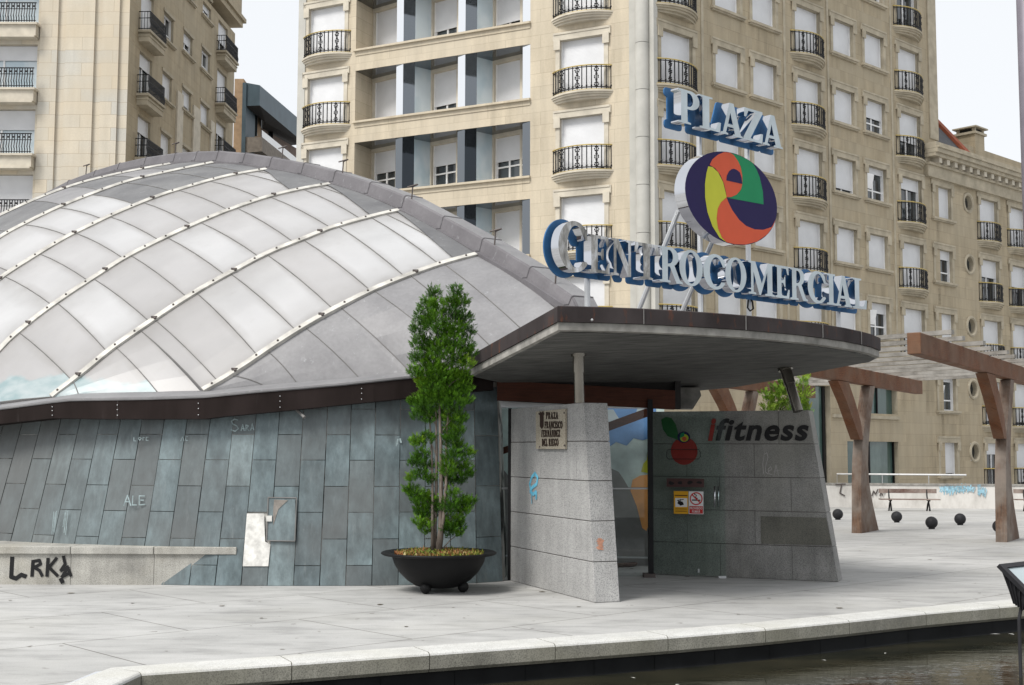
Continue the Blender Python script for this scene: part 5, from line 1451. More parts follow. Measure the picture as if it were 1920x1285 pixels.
# ---- lower wing to the right
wing = thing('stone_wing', 'lower tan stone wing with heavy cornice, round windows and a chimney', 'building', tuple(oR + eR * 24))
WT = 14.75
WHO = []; WW = []; OC = []
for n in range(-6, 0):
    z = fl(n)
    WHO.append((19.32 - .78, 19.32 + .78, z + .62, z + 2.14)); WW.append((19.32, z + .62, .78, 1.52, False, {-1: 1, -2: .28, -3: .9, -4: .12, -5: .92}.get(n, 1), n == -4))
    for c in (23.8, 26.9, 30):
        WHO.append((c - .9, c + .9, z + .02, z + 2.14)); WW.append((c, z + .02, .9, 2.12, True, {(-1, 23.8): 1, (-1, 26.9): 1, (-2, 23.8): .4, (-2, 26.9): .5, (-3, 23.8): 1, (-5, 23.8): .25}.get((n, c), .9), False))
    OC.append((21.8, z + 1.72))
b = MB()
def wing_wall(b):
    holes = WHO + [(c - .40, c + .40, z - .40, z + .40) for c, z in OC]
    rect_wall(b, oR, eR, 18.75, 34, -1, WT, [h for h in holes], iR, .3)
    for c, z in OC:        # fill the square round the porthole
        n = 20; P = lambda s, zz, k=0: oR + eR * s + Z * zz + iR * k
        for i in range(n):
            a0, a1 = 2 * pi * i / n, 2 * pi * (i + 1) / n
            sq = lambda a: (c + .40 * cos(a) / max(abs(cos(a)), abs(sin(a))), z + .40 * sin(a) / max(abs(cos(a)), abs(sin(a))))
            b.face([P(c + .36 * cos(a0), z + .36 * sin(a0)), P(*sq(a0)), P(*sq(a1)), P(c + .36 * cos(a1), z + .36 * sin(a1))], 0, .5)
wing_wall(b); b.build('facade_wall', [m['tan'], m['trim_tan']], wing)
for c, z, hw, h, door_, frac, tl in WW:
    window(wing, oR + eR * c + Z * z, aR, hw, h, frac, door_, 'trim_tan', tilt=tl)
    if door_: balcony(wing, oR + eR * c + Z * (z - .02), aR, 1.16, .40, 'trim_tan')
def mk_port():
    b = MB(); n = 24
    prof = [(.36, .25), (.36, -.02), (.42, -.07), (.50, -.05), (.52, .01)]
    k = len(prof); vs_ = []
    for i in range(n):
        a = 2 * pi * i / n
        for r_, y in prof: vs_.append((r_ * cos(a), y, r_ * sin(a)))
    b.mesh(vs_, [(i * k + j, ((i + 1) % n) * k + j, ((i + 1) % n) * k + j + 1, i * k + j + 1) for i in range(n) for j in range(k - 1)]); return b
def mk_portglass():
    b = MB(); b.face([(.37 * cos(2 * pi * i / 24), .2, .37 * sin(2 * pi * i / 24)) for i in range(24)]); b.box(-.02, .02, .17, .21, -.35, .35, 1); return b
for c, z in OC:
    r = inst('round_window', 'port', mk_port, [m['trim_tan']], oR + eR * c + Z * z, aR, wing, 0); r['_world'] = 1
    inst('pane', 'portg', mk_portglass, [m['pane'], m['white']], (0, 0, 0), 0, r, 0)
b = MB()
P = lambda s, k, z: oR + eR * s + iR * k + Z * z
for z0, z1, k in [(14.42, 14.95, .22), (14.952, 15.06, .34), (15.062, 15.30, .12), (15.302, 15.46, .62), (15.462, 15.66, .74), (15.662, 15.74, .82), (15.742, 15.95, .66)]:
    b.obox(P(17.75 - k * .12, -k, z0), eR * 17, iR * (k + .3), Z * (z1 - z0))
b.build('cornice', m['trim_tan'], wing)
b = MB()
for i in range(22): b.obox(P(18.2 + i * .72, -.52, 15.064), eR * .26, iR * .4, Z * .236); b.ball(P(18.56 + i * .72, -.3, 15.2), .09, 8, 6)
b.build('corbel_row', m['trim'], wing)
b = MB()
b.face([P(17.9, .0, 15.95), P(22.0, .0, 15.95), P(21.2, 1.4, 18.0), P(17.9, 1.4, 18.0)]); b.face([P(22, .0, 15.93), P(34, .0, 15.93), P(34, 6, 15.95), P(20.1, 6, 15.95)]); b.build('roof', m['slate_roof'], wing)
b = MB(); b.hexa([P(21.9, -.02, 15.97), P(22.35, -.02, 15.97), P(21.5, 1.42, 18.0), P(21.05, 1.42, 18.0), P(21.9, -.06, 16.15), P(22.35, -.06, 16.15), P(21.5, 1.36, 18.15), P(21.05, 1.36, 18.15)]); b.build('roof_tile_verge', m['tile'], wing)
b = MB(); b.obox(P(19.6, 3.3, 15.9), eR * 15, iR * .3, Z * 1.9); b.obox(P(23.2, 1.2, 15.9), eR * 12, iR * .3, Z * 1.30); b.build('parapet_wall', m['tan'], wing)
chs = oR; 
chc = pt(1829, 300, 64.0)
b = MB(); b.obox(V((chc.x, chc.y, 15.9)), eR * 1.0, iR * 1.0, Z * 2.0); chm = b.build('chimney', m['tan'], wing)
ct = V((chc.x, chc.y, 17.9)); b = MB(); b.obox(ct - eR * .1 - iR * .1, eR * 1.2, iR * 1.2, Z * .12)
for q in (0, .85): 
    for r_ in (0, .85): b.obox(ct + eR * q + iR * r_ + Z * .12, eR * .15, iR * .15, Z * .2)
b.obox(ct + eR * .1 + iR * .1 + Z * .12, eR * .8, iR * .8, Z * .19, 1); b.obox(ct - eR * .15 - iR * .15 + Z * .32, eR * 1.3, iR * 1.3, Z * .07); b.build('chimney_cap', [m['trim_tan'], m['dark_room']], chm)

# ---- left-hand building
lbd = thing('corner_apartment_block', 'tan stone apartment block at left with straight iron balconies', 'building', (-18, 59, 0))
YA = 59.0; LC = pt(238, 200, YA); LCx = LC.x
fz = lambda y: pt(60, y, YA).z                       # height of a pixel row on the front
ZB = fz(170.6); LH = (fz(49) - fz(292.6)) / 2
b = MB()
xo = pt(70, 170, YA).x                              # right edge of the balcony recess
holes = [(xo - 3.4, xo - .06, ZB + LH * n + .02, ZB + LH * n + 2.25) for n in range(-4, 4)]
rect_wall(b, V((0, YA, 0)), V((1, 0, 0)), -40, LCx, -1, 27, holes, V((0, 1, 0)), .35)
b.build('front_wall', [m['pale_block'], m['trim']], lbd)
b = MB()
for (a, c, pr) in [(72, 107, .12), (120, 176, .12), (188, 222, .12)]:
    xa, xc = pt(a + 2, 150, YA).x, pt(c, 150, YA).x; b.box(xa, xc, YA - pr, YA + .02, -1, 27)
b.build('raised_panel', m['pale_block'], lbd)
for n in range(-3, 4):
    z = ZB + LH * n; cx = xo - 1.73
    window(lbd, V((cx, YA + .1, z + .03)), 0, 1.66, 2.2, {-2: .95, -1: .42, 0: .32, 1: .32}.get(n, .35), True, 'trim', False, 'curtain_pane')
    b = MB(); b.box(xo - 3.6, xo + .1, YA - .62, YA + .02, z - .10, z); b.box(xo - 3.6, xo + .02, YA - .52, YA + .02, z - .62, z - .102); b.box(xo - 3.6, xo - .02, YA - .58, YA + .02, z - .70, z - .622)
    sb = b.build('balcony', m['trim'], lbd)
    b = MB()
    b.box(xo - 3.6, xo + .04, YA - .60, YA - .57, z + .90, z + .95); b.box(xo - 3.6, xo + .04, YA - .60, YA - .57, z + .62, z + .65); b.box(xo - 3.6, xo + .04, YA - .60, YA - .57, z + .06, z + .09)
    for i in range(30):
        x = xo - .02 - i * .122; b.tube([(x, YA - .585, z), (x, YA - .60, z + .2), (x, YA - .66, z + .3), (x, YA - .62, z + .45), (x, YA - .585, z + .6), (x, YA - .585, z + .92)], .024, 4)
        if i % 2 == 0: b.ball((x - .06, YA - .585, z + .77), .05, 6, 4)
    b.build('railing', m['iron'], sb)
# receding flank
dB = V((.05625, 1, 0)).normalized(); iB = V((-dB.y, dB.x, 0)); oB = V((LCx, YA, 0))
nB = V((dB.y, -dB.x, 0))
def onB(x, y): p = onplane(x, y, oB, nB); return (p - oB).dot(dB), p.z
FB = []; WB = []
zb_ = onB(262, 300)[1]
spB = LH
# measured columns (pixel) on one storey: left, right, top, bottom
def colB(xa, xc, yt, ybm, door_, shut):
    s0, _ = onB(xa, yt); s1, _ = onB(xc, yt); sm = (s0 + s1) / 2
    z1 = onB(xa, yt)[1]; z0 = onB(xa, ybm)[1]
    return s0, s1, z0, z1
cols = [('bal', *colB(262, 286, 105, 205, 1, 0)), ('w1', *colB(305, 323, 133, 184, 0, 0)), ('w2', *colB(342, 359, 163, 204, 0, 0)), ('w3', *colB(376, 392, 190, 232, 0, 0)), ('bal', *colB(408, 426, 118, 170, 1, 0))]
sh = {('w1', 0): .92, ('w1', 1): .1, ('w1', -1): .95, ('w2', 0): .7, ('w2', 1): .45, ('w3', 0): .88, ('w3', 1): .12, ('bal', 0): .3, ('bal', 1): .95, ('bal', -1): .35}
floorB = onB(262, 180)[1]
for nm, s0, s1, z0, z1 in cols:
    for n in range(-3, 3):
        zz0 = z0 + spB * n; hh = z1 - z0
        if nm == 'bal': zz0 = floorB + spB * n; hh = 2.2
        hw = max(.5, (s1 - s0) / 2)
        FB.append((s0, s0 + 2 * hw, zz0, zz0 + hh)); WB.append((nm, n, s0 + hw, zz0, hw, hh))
send = onB(437, 240)[0]
b = MB(); rect_wall(b, oB, dB, 0, send, -1, 27, FB, iB, .3); b.build('flank_wall', [m['tan'], m['trim_tan']], lbd)
rotB = atan2(dB.y, dB.x)
for nm, n, s, z, hw, hh in WB:
    window(lbd, oB + dB * s + Z * z, rotB, hw, hh, sh.get((nm, n), .6), nm == 'bal', 'trim_tan', False)
    if nm == 'bal':
        P = lambda a, k, zz: oB + dB * a + iB * k + Z * zz
        b = MB(); h2 = hw + .25
        b.obox(P(s - h2 - .12, -.62, z - .12), dB * (2 * h2 + .24), iB * .64, Z * .12); b.obox(P(s - h2, -.52, z - .55), dB * 2 * h2, iB * .54, Z * .428); b.obox(P(s - h2 - .04, -.56, z - .3), dB * (2 * h2 + .08), iB * .58, Z * .08)
        sb = b.build('balcony', m['trim_tan'], lbd)
        b = MB()
        for zz in (.08, .6, .92): b.tube([P(s - h2, .0, z + zz), P(s - h2, -.56, z + zz), P(s + h2, -.56, z + zz), P(s + h2, 0, z + zz)], .028, 4)
        k = int(2 * h2 / .13)
        for i in range(k + 1):
            a = s - h2 + 2 * h2 * i / k; b.tube([P(a, -.56, z), P(a, -.6, z + .25), P(a, -.56, z + .45), P(a, -.56, z + .92)], .024, 4)
        for i in range(4): b.tube([P(s - h2, -.14 * i, z), P(s - h2, -.14 * i, z + .92)], .014, 4)
        b.build('railing', m['iron'], sb)
    else:
        b = MB(); P = lambda a, k, zz: oB + dB * a + iB * k + Z * zz
        b.obox(P(s - hw - .1, -.10, z - .10), dB * (2 * hw + .2), iB * .3, Z * .10); b.build('window_sill', m['trim_tan'], lbd); b = MB(); b.obox(P(s - hw - .12, -.06, z + hh), dB * (2 * hw + .24), iB * .08, Z * .16); b.build('window_lintel', m['trim_tan'], lbd)
b = MB()
for (xa, xc) in [(331, 342), (362, 375), (395, 402)]:
    s0, s1 = onB(xa, 150)[0], onB(xc, 150)[0]; b.obox(oB + dB * s0 - iB * .1 - Z, dB * (s1 - s0), iB * .12, Z * 21.6)
b.build('flank_pilaster', m['trim'], lbd)
b = MB(); zt = onB(440, 36)[1]; b.obox(oB - iB * .5 + Z * zt, dB * (send + .7), iB * 3, Z * .25); b.obox(oB - iB * .35 + Z * (zt - .35), dB * (send + .45), iB * 3, Z * .348); b.obox(oB - iB * .3 + Z * (zt + .25), dB * (send + .3), iB * 3, Z * 5)
b.build('top_storey', m['tan'], lbd)
b = MB(); e = oB + dB * send; b.face([e - Z, e + iB * 12 - Z, e + iB * 12 + Z * 27, e + Z * 27]); b.prism([V((-40, YA, 27)), V((LCx, YA, 27)), e + Z * 27, V((-40, e.y, 27))], Z * .3); b.build('rear_wall', m['tan'], lbd)

# ---- blue roofed building between them
far = thing('blue_roofed_building', 'distant building with dark blue metal roof edge seen between the two blocks', 'building', (-15, 84, 0))
Yf = 82.0
def fp(x, y, Y): return pt(x, y, Y)
b = MB()
a0, a1 = fp(460, 155, Yf), fp(487, 160, Yf); c0, c1 = fp(460, 199, Yf), fp(487, 198, Yf)
ex = (fp(565, 226, Yf + 14) - a1)
b.mesh([a0, a1, c1, c0], [(0, 1, 2, 3)]); q1 = fp(572, 233, Yf + 14); q2 = fp(572, 270, Yf + 14)
b.mesh([a1, q1, q2, c1], [(0, 1, 2, 3)]); b.mesh([a0, a1, q1, q1 + V((-6, 6, 0)), a0 + V((-1, 8, 0))], [(0, 1, 2, 3, 4)])
b.build('roof_edge', m['blue_metal'], far)
b = MB(); cc0 = c0 + V((.5, 4.2, 0)); cc1 = q2 + V((-4.3, 2, 0)); b.face([c0, c1, q2, cc1, cc0]); b.build('roof_soffit', m['dark_room'], far)
b = MB(); w0, w1 = fp(462, 290, Yf + 3.5), fp(580, 330, Yf + 18); b.face([V((w0.x, w0.y, -1)), V((w1.x, w1.y, -1)), V((w1.x, w1.y, q2.z)), V((w0.x, w0.y, c0.z))]); b.build('wall', plain('brown_facade', (.16, .12, .10), .85), far)
b = MB(); l0, l1 = fp(440, 148, Yf + .3), fp(457, 152, Yf + .3); b.box(l0.x, l1.x, l0.y, l0.y + 6, -1, l0.z); b.build('ochre_side_wall', m['ochre'], far)
b = MB(); k0, k1 = fp(455, 155, Yf - .1), fp(462, 157, Yf - .1); b.box(k0.x, k1.x, k0.y, k0.y + 3, -1, k0.z); b.build('blue_corner_trim', m['blue_metal'], far)
b = MB(); e0, e1 = fp(460, 257, Yf), fp(491, 258, Yf); g1 = fp(575, 325, Yf + 14)
b.mesh([e0, e1, fp(491, 284, Yf), fp(460, 287, Yf)], [(0, 1, 2, 3)]); b.mesh([e1, g1, fp(575, 350, Yf + 14), fp(491, 284, Yf)], [(0, 1, 2, 3)]); b.mesh([fp(460, 287, Yf), fp(491, 284, Yf), fp(575, 350, Yf + 14), fp(575, 330, Yf + 17), fp(462, 282, Yf + 4)], [(0, 1, 2, 3, 4)]); b.build('balcony_front', m['bluec'], far)
b = MB(); b.mesh([fp(491, 244, Yf), fp(575, 312, Yf + 14), fp(575, 325, Yf + 14), fp(491, 257, Yf)], [(0, 1, 2, 3)]); b.build('balcony_rail', m['white'], far)
b = MB()
for (x, y0, y1, Y) in [(470, 215, 256, Yf + 3.4), (500, 235, 262, Yf + 8)]:
    p = fp(x, y1, Y); b.box(p.x - .5, p.x + .45, p.y - .06, p.y, p.z, p.z + 1.9)
b.build('window', m['pane'], far)

# ================================================================== CONCRETE BENCH AT LEFT
b = MB()
BY = gp(200, 1097).y
bx0 = -14.0
Lx = lambda x, y: pt(x, y, BY)
top_r, bot_r, lip_r = Lx(444, 1026), Lx(341, 1097), Lx(415, 1040)
ztop, zlip = top_r.z, lip_r.z
seat = thing('stone_bench', 'long pale granite bench with raking end and black spray tag against slate wall', 'bench', (-5.5, BY + .3, 0))
cut = [-7.2, Lx(133, 1030).x, Lx(289, 1030).x]
xs_ = [bx0, -9.2] + cut + [None]
for a, c in zip(xs_, xs_[1:]):
    c1 = top_r.x if c is None else c - .004
    b.box(a + .004, c1, BY - .02, BY + .95, zlip, ztop)
bevel(b.build('seat_slab', m['granite_warm'], seat), .008)
b = MB()
for a, c in zip(xs_, xs_[1:]):
    if c is None:
        P = [V((a + .003, BY + .015, 0)), V((bot_r.x, BY + .015, 0)), V((lip_r.x + .03, BY + .015, zlip - .001)), V((a + .003, BY + .015, zlip - .001))]
        b.prism(P, V((0, .9, 0)))
    else: b.box(a + .003, c - .003, BY + .015, BY + .9, 0, zlip - .001)
b.build('seat_base', m['granite_warm'], seat)
b = MB(); bn = V((0, -1, 0))
def onb(x, y, k=.003): return onplane(x, y, V((0, BY + .015 - k, 0)), bn)
k_ = 0
for pts, wd in [([(23, 1046), (22, 1062), (21, 1082), (30, 1085), (40, 1078), (48, 1081)], .052), ([(62, 1052), (60, 1080)], .044), ([(62, 1053), (74, 1051), (76, 1058), (64, 1064), (74, 1070), (79, 1080)], .039), ([(90, 1048), (88, 1080)], .042), ([(106, 1047), (92, 1064), (108, 1080)], .039), ([(119, 1044), (122, 1058), (114, 1070), (128, 1064), (116, 1082), (132, 1074)], .039), ([(126, 1062), (133, 1080)], .036), ([(114, 1086), (117, 1092)], .05)]:
    for a, c in zip(pts, pts[1:]):
        ribbon(b, [onb(*a, .003 + k_ * .0004), onb(*c, .003 + k_ * .0004)], wd, bn); k_ += 1
b.build('spray_graffiti', m['black'], seat)

# chalk writing on the slates
b = MB(); k_ = 0
wn = V((0, -1, .16)).normalized()
def onw(x, y, xr):
    global k_
    return onplane(x, y, wallP(xr, 1.2, .016 + (k_ % 12) * .0004), wn)
def scrawl(strokes, wd, xr):
    global k_
    for pts in strokes:
        for a, c in zip(pts, pts[1:]):
            p, q = onw(*a, xr), onw(*c, xr); ribbon(b, [p, q], wd, wn); k_ += 1
scrawl([[(446, 788), (440, 786), (434, 790), (436, 795), (444, 799), (447, 804), (441, 809), (433, 806)], [(452, 808), (455, 796), (458, 808)], [(453, 804), (458, 804)], [(461, 808), (461, 797), (466, 799), (462, 803), (467, 808)], [(470, 807), (473, 795), (476, 806)], [(471, 803), (475, 803)]], .014, 455)
scrawl([[(232, 948), (239, 929), (245, 948)], [(234, 941), (243, 941)], [(249, 930), (248, 947), (256, 947)], [(271, 930), (261, 930), (261, 947), (272, 946)], [(261, 938), (269, 938)]], .014, 252)
scrawl([[(251, 820), (251, 827), (255, 827)], [(259, 822), (262, 826), (265, 822), (262, 820), (259, 822)], [(268, 826), (268, 820), (271, 821)], [(278, 820), (274, 820), (274, 826), (278, 826)]], .008, 262)
scrawl([[(339, 827), (342, 819), (345, 827)], [(352, 819), (348, 819), (348, 826), (352, 826)]], .008, 345)
scrawl([[(733, 825), (735, 835)], [(736, 823), (737, 834)], [(741, 822), (742, 836)], [(746, 824), (745, 833)], [(750, 823), (752, 830)]], .022, 742)
scrawl([[(x, 955 + R.uniform(0, 8)), (x - 4, R.uniform(985, 1014))] for x in (101, 104, 106, 122, 124, 127)], .008, 112)
b.build('chalk_graffiti', m['chalk'], pav)

# ================================================================== PLANTER AND CONIFER
PC = gp(822, 1110); PC.y += .05
def planter(name, label, c, sc=1.0, group=None):
    t = thing(name, label, 'planter', tuple(c), group); b = MB()
    b.lathe(c, [(.001, .05), (.20, .052), (.28, .075), (.38, .14), (.47, .23), (.53, .33), (.555, .405), (.56, .43)], 48); 
    b.lathe(c, [(.50, .40), (.52, .445), (.665, .47), (.685, .462), (.688, .448), (.66, .432), (.56, .425)], 48)
    b.build('bowl', m['plastic'], t, smooth=True)
    for k, a in enumerate((-2.02, -.36, 1.4)):
        b = MB(); b.ball(c + V((.315 * cos(a), .315 * sin(a), .066)), .066, 14, 10); b.build('foot', m['plastic'], t, smooth=True)
    b = MB(); b.lathe(c, [(.001, .47), (.25, .455), (.52, .435)], 24); b.build('soil', m['soil'], t)
    return t
planter('bowl_planter', 'wide black bowl planter on ball feet in front of slate wall', PC)
b = MB()
for i in range(1500):
    a, r_ = R.random() * 2 * pi, .52 * sqrt(R.random()); h = R.uniform(.012, .045) * (1.5 if R.random() < .1 else 1)
    p = PC + V((r_ * cos(a), r_ * sin(a), .44 + .03 * (1 - r_ / .52))); d1 = R.random() * pi
    e = V((cos(d1), sin(d1), 0)) * R.uniform(.008, .02); tip = p + V((R.uniform(-.02, .02), R.uniform(-.02, .02), h))
    patch = .5 + .5 * sin(p.x * 9 + 1) * cos(p.y * 7); rr = min(1, max(0, R.gauss(.25 + .5 * patch, .22)))
    b.face([p - e, p + e, tip + e * .6, tip - e * .3], 0, rr)
o = b.build('ground_cover', m['cover']); tag(o, 'low yellow green and reddish plants covering soil in the bowl planter', 'ground cover', kind='stuff')
def spray(b, p, d, ln, rbase):
    """flat fern-like frond of scale leaves"""
    d = d.normalized(); s = d.cross(V((R.gauss(0, 1), R.gauss(0, 1), R.gauss(0, .4)))).normalized(); q = d.cross(s)
    L = ln * R.uniform(1.2, 2.2); n = 4
    for k in range(n):
        base = p + d * (L * k / n) - Z * (.12 * L * (k / n) ** 2)
        for sd in (-1, 1):
            dd = (d * .75 + s * sd * R.uniform(.5, .95) + q * R.gauss(0, .18)).normalized(); l = ln * R.uniform(.5, .95) * (1 - .13 * k)
            wv = q.cross(dd).normalized() * l * .15
            b.face([base - wv * .4, base + dd * l * .55 - wv, base + dd * l, base + dd * l * .55 + wv], 0, min(1, max(0, rbase + .05 * k + R.gauss(0, .1))))
    dd = d; wv = s * ln * .10; base = p + d * L * .7
    b.face([p - wv * .5, base - wv, base + dd * ln * .7, base + wv], 0, min(1, max(0, rbase + .12)))
def conifer(name, label, blobs, S, O, mat, barkm, stems, cat='tree', dens=1.0, ln=.05, zf=.9, twigs=False):
    t = thing(name, label, cat, tuple(O)); b = MB()
    for (x, y, r_) in blobs:
        c = S(x, y); rw = r_ * S.k * .93; c.y += R.uniform(-.5, .5) * rw * 1.4
        n = int(dens * 42 * (r_ / 40) ** 2) + 8; bb = min(.75, max(.12, R.gauss(.42, .15)))
        for i in range(n):
            v = V((R.gauss(0, 1), R.gauss(0, 1), R.gauss(0, 1))).normalized(); rad = R.random() ** .45
            p = c + V((v.x * rw * rad, v.y * rw * rad * zf, v.z * rw * rad * .95))
            d = V((v.x, v.y, .75 + .5 * R.random())) + V((R.gauss(0, .35), R.gauss(0, .35), 0))
            spray(b, p, d, ln * R.uniform(.7, 1.35), bb * (.75 + .4 * rad) + .12 * v.z)  # inner and lower sprays darker: crown shade put into the leaf colour
    b.build('crown', mat, t)
    if twigs:
        for (x, y, r_) in blobs[::3]:
            b2 = MB(); c = S(x, y); sx_ = lerp(x, 340, .8); st_ = S(sx_, y + 60); b2.tube([st_, st_.lerp(c, .5) + Z * .02, c], [.008, .006, .003], 5); b2.build('branch', barkm, t)
    for pts, r0, r1 in stems:
        b2 = MB(); P_ = [S(x, y) + V((0, dy, 0)) for x, y, dy in pts]; n = len(P_)
        b2.tube(P_, [lerp(r0, r1, (i / (n - 1)) ** .7) * .8 for i in range(n)], 7); b2.build('stem', barkm, t, smooth=True)
    return t
class Sc:
    def __init__(s, ox, oy, k, Y): s.ox, s.oy, s.kk, s.Y = ox, oy, k, Y; s.k = k / FPX * Y
    def __call__(s, x, y): return pt(s.ox + s.kk * x, s.oy + s.kk * y, s.Y)
S1 = Sc(660, 520, .4748, PC.y)
BL1 = [(322, 62, 30), (300, 105, 42), (335, 120, 42), (285, 160, 45), (325, 185, 52), (262, 205, 34), (360, 215, 42), (268, 260, 40), (310, 265, 52), (350, 290, 52), (270, 320, 44), (320, 345, 52), (252, 378, 32), (290, 385, 45), (345, 385, 50), (318, 430, 48), (280, 420, 30),
       (412, 58, 30), (400, 95, 35), (430, 100, 36), (395, 150, 45), (440, 160, 40), (405, 210, 48), (455, 215, 34), (395, 265, 45), (448, 270, 38), (468, 300, 26), (410, 325, 52), (455, 345, 30), (385, 385, 50), (430, 395, 42), (440, 440, 34), (385, 450, 50), (350, 480, 52),
       (300, 480, 45), (255, 492, 32), (235, 495, 16), (400, 500, 50), (445, 490, 32), (285, 520, 36), (262, 545, 30), (330, 545, 34), (395, 560, 48), (430, 560, 28), (300, 565, 22), (390, 610, 36), (425, 610, 24),
       (262, 652, 32), (300, 640, 30), (245, 650, 18), (395, 650, 40), (420, 665, 22), (275, 705, 36), (250, 735, 30), (300, 745, 26), (235, 795, 22), (270, 780, 32), (400, 710, 42), (450, 700, 32), (470, 695, 14), (380, 755, 40), (440, 760, 38), (465, 780, 18), (385, 800, 38), (430, 800, 28), (310, 800, 28),
       (235, 845, 32), (215, 842, 16), (262, 870, 38), (295, 885, 46), (325, 905, 36), (270, 920, 36), (300, 945, 40), (400, 850, 24), (385, 900, 40), (430, 895, 40), (465, 890, 24), (480, 885, 12), (440, 925, 28), (290, 985, 34), (260, 965, 22), (400, 960, 42), (425, 985, 28), (385, 1000, 34), (420, 1015, 18), (300, 1005, 18)]
ST1 = [([(338, 1095, 0), (350, 1000, .0), (352, 900, 0), (352, 760, -.02), (350, 640, -.02), (346, 540, 0), (342, 420, .02), (335, 250, .03), (325, 80, .03)], .05, .008),
       ([(326, 1095, .03), (326, 980, .03), (332, 850, .03), (334, 700, .02), (332, 560, .02), (328, 420, .03), (315, 250, .04)], .04, .008),
       ([(318, 1090, -.03), (318, 950, -.03), (318, 800, .0), (312, 650, .05), (302, 520, .06), (295, 400, .06)], .028, .008),
       ([(346, 1095, -.03), (362, 950, -.04), (372, 820, -.04), (372, 650, .02), (385, 470, .04), (400, 280, .05), (412, 80, .05)], .034, .008)]
conifer('potted_conifer', 'tall narrow green conifer with bare lower stems growing in bowl planter', BL1, S1, V((PC.x, PC.y, .46)), m['leaf'], m['bark'], ST1, dens=4.4, ln=.033, twigs=True)
P2 = V((pt(1470, 900, 18.6).x, 18.6, 0))
planter('bowl_planter', 'black bowl planter hidden behind the lettered granite wall', P2)
S2 = Sc(1410, 690, 1.0, 18.6)
BL2 = [(64, 15, 9), (60, 26, 12), (72, 36, 13), (52, 40, 14), (62, 54, 16), (40, 54, 14), (30, 60, 10), (78, 56, 14), (46, 68, 16), (68, 70, 16), (28, 75, 12), (88, 72, 13), (36, 82, 13), (55, 84, 16), (80, 84, 14), (96, 22, 8), (92, 34, 11), (100, 46, 12), (96, 60, 12), (102, 74, 9), (60, 100, 18), (40, 110, 18), (85, 105, 18), (60, 130, 22), (45, 150, 20), (80, 150, 20), (60, 175, 22), (62, 200, 18), (22, 50, 6), (104, 86, 8)]
conifer('golden_conifer', 'bushy yellow green conifer rising behind the lettered granite wall', BL2, S2, V((P2.x, P2.y, .46)), m['leaf_gold'], m['bark'], [([(62, 215, 0), (62, 150, 0), (66, 90, .02), (66, 30, 0)], .04, .01), ([(58, 215, .03), (70, 150, 0), (92, 90, .0), (96, 30, 0)], .03, .01)], dens=7.0, ln=.05)

# ================================================================== PERGOLA
pg = thing('timber_pergola', 'curved timber pergola with forked brown posts and weathered grey slats', 'pergola', (7.3, 26.6, 0))
pdir = V((.515, .857, 0)).normalized(); cdir = V((.61, -.79, 0)).normalized(); pn = V((pdir.y, -pdir.x, 0))
bases = [gp(1890, 1013), gp(1623, 997)]
bases.append(bases[1] + (bases[1] - bases[0])); bases.append(bases[0] - (bases[1] - bases[0]))
BZ = 3.26
for bi, O in enumerate(bases):
    F = lambda t, z, k=0: O + pdir * t + Z * z + pn * k
    th_ = .10
    t0, t1 = (-7.0, 4.9)
    b = MB(); b.hexa([F(t0, BZ - .16, -th_), F(t1, BZ - .16, -th_), F(t1, BZ - .16, th_), F(t0, BZ - .16, th_), F(t0, BZ + .16, -th_), F(t1, BZ + .16, -th_), F(t1, BZ + .16, th_), F(t0, BZ + .16, th_)])
    bevel(b.build('beam', m['wood_beam'], pg), .012)
    # curved glulam post
    cl = [(0, -.68, .66), (.25, -.65, .47), (.6, -.63, .22), (1.0, -.61, .0), (1.4, -.56, -.06), (1.8, -.46, .0), (2.2, -.29, .13), (2.6, -.06, .31), (BZ - .17, .22, .6)]
    b = MB(); w_ = .10
    for (z0, a0, c0), (z1, a1, c1) in zip(cl, cl[1:]):
        b.hexa([F(a0, z0, -w_), F(c0, z0, -w_), F(c0, z0, w_), F(a0, z0, w_), F(a1, z1, -w_), F(c1, z1, -w_), F(c1, z1, w_), F(a1, z1, w_)], 0, .5)
    o = b.build('post', m['wood_post'], pg); weld(o)
    b = MB(); cl = [(1.93, -.62, -.40), (2.3, -1.06, -.54), (2.7, -1.54, -.92), (BZ - .17, -2.12, -1.36)]
    w_ = .10
    for (z0, a0, c0), (z1, a1, c1) in zip(cl, cl[1:]):
        b.hexa([F(a0, z0, -w_), F(c0, z0, -w_), F(c0, z0, w_), F(a0, z0, w_), F(a1, z1, -w_), F(c1, z1, -w_), F(c1, z1, w_), F(a1, z1, w_)], 0, .5)
    o = b.build('brace', m['wood_beam'], pg); weld(o)
O0 = bases[0]; step = (bases[0] - bases[1]).length; cdir = (bases[0] - bases[1]).normalized()
for i, t in enumerate([6.2, 5.1, 4.0, 2.9, 1.8, .7, -.4, -1.5, -2.6, -3.7, -4.8]):
    p = O0 - pdir * t
    a, c = p + cdir * (R.uniform(.35, .5) if i else .45), p - cdir * (step * 2 + .6)
    if i >= 6: a = p + cdir * (step + .4)
    z0 = BZ + .163 + R.uniform(0, .006)
    b = MB(); nrm2 = V((-cdir.y, cdir.x, 0)) * .04
    b.hexa([a - nrm2 + Z * z0, a + nrm2 + Z * z0, c + nrm2 + Z * z0, c - nrm2 + Z * z0, a - nrm2 + Z * (z0 + .068), a + nrm2 + Z * (z0 + .068), c + nrm2 + Z * (z0 + .068), c - nrm2 + Z * (z0 + .068)])
    b.build('slat', m['wood_slat'], pg)

# ================================================================== PLAZA FURNITURE
def gs(x, y):            # point of the sloping plaza on a line of sight
    d = ray(x, y); a, c = 5., 80.
    for _ in range(50):
        q = (a + c) / 2; p = CAMP + d * q
        if p.z > gz(p.y): a = q
        else: c = q
    return CAMP + d * a
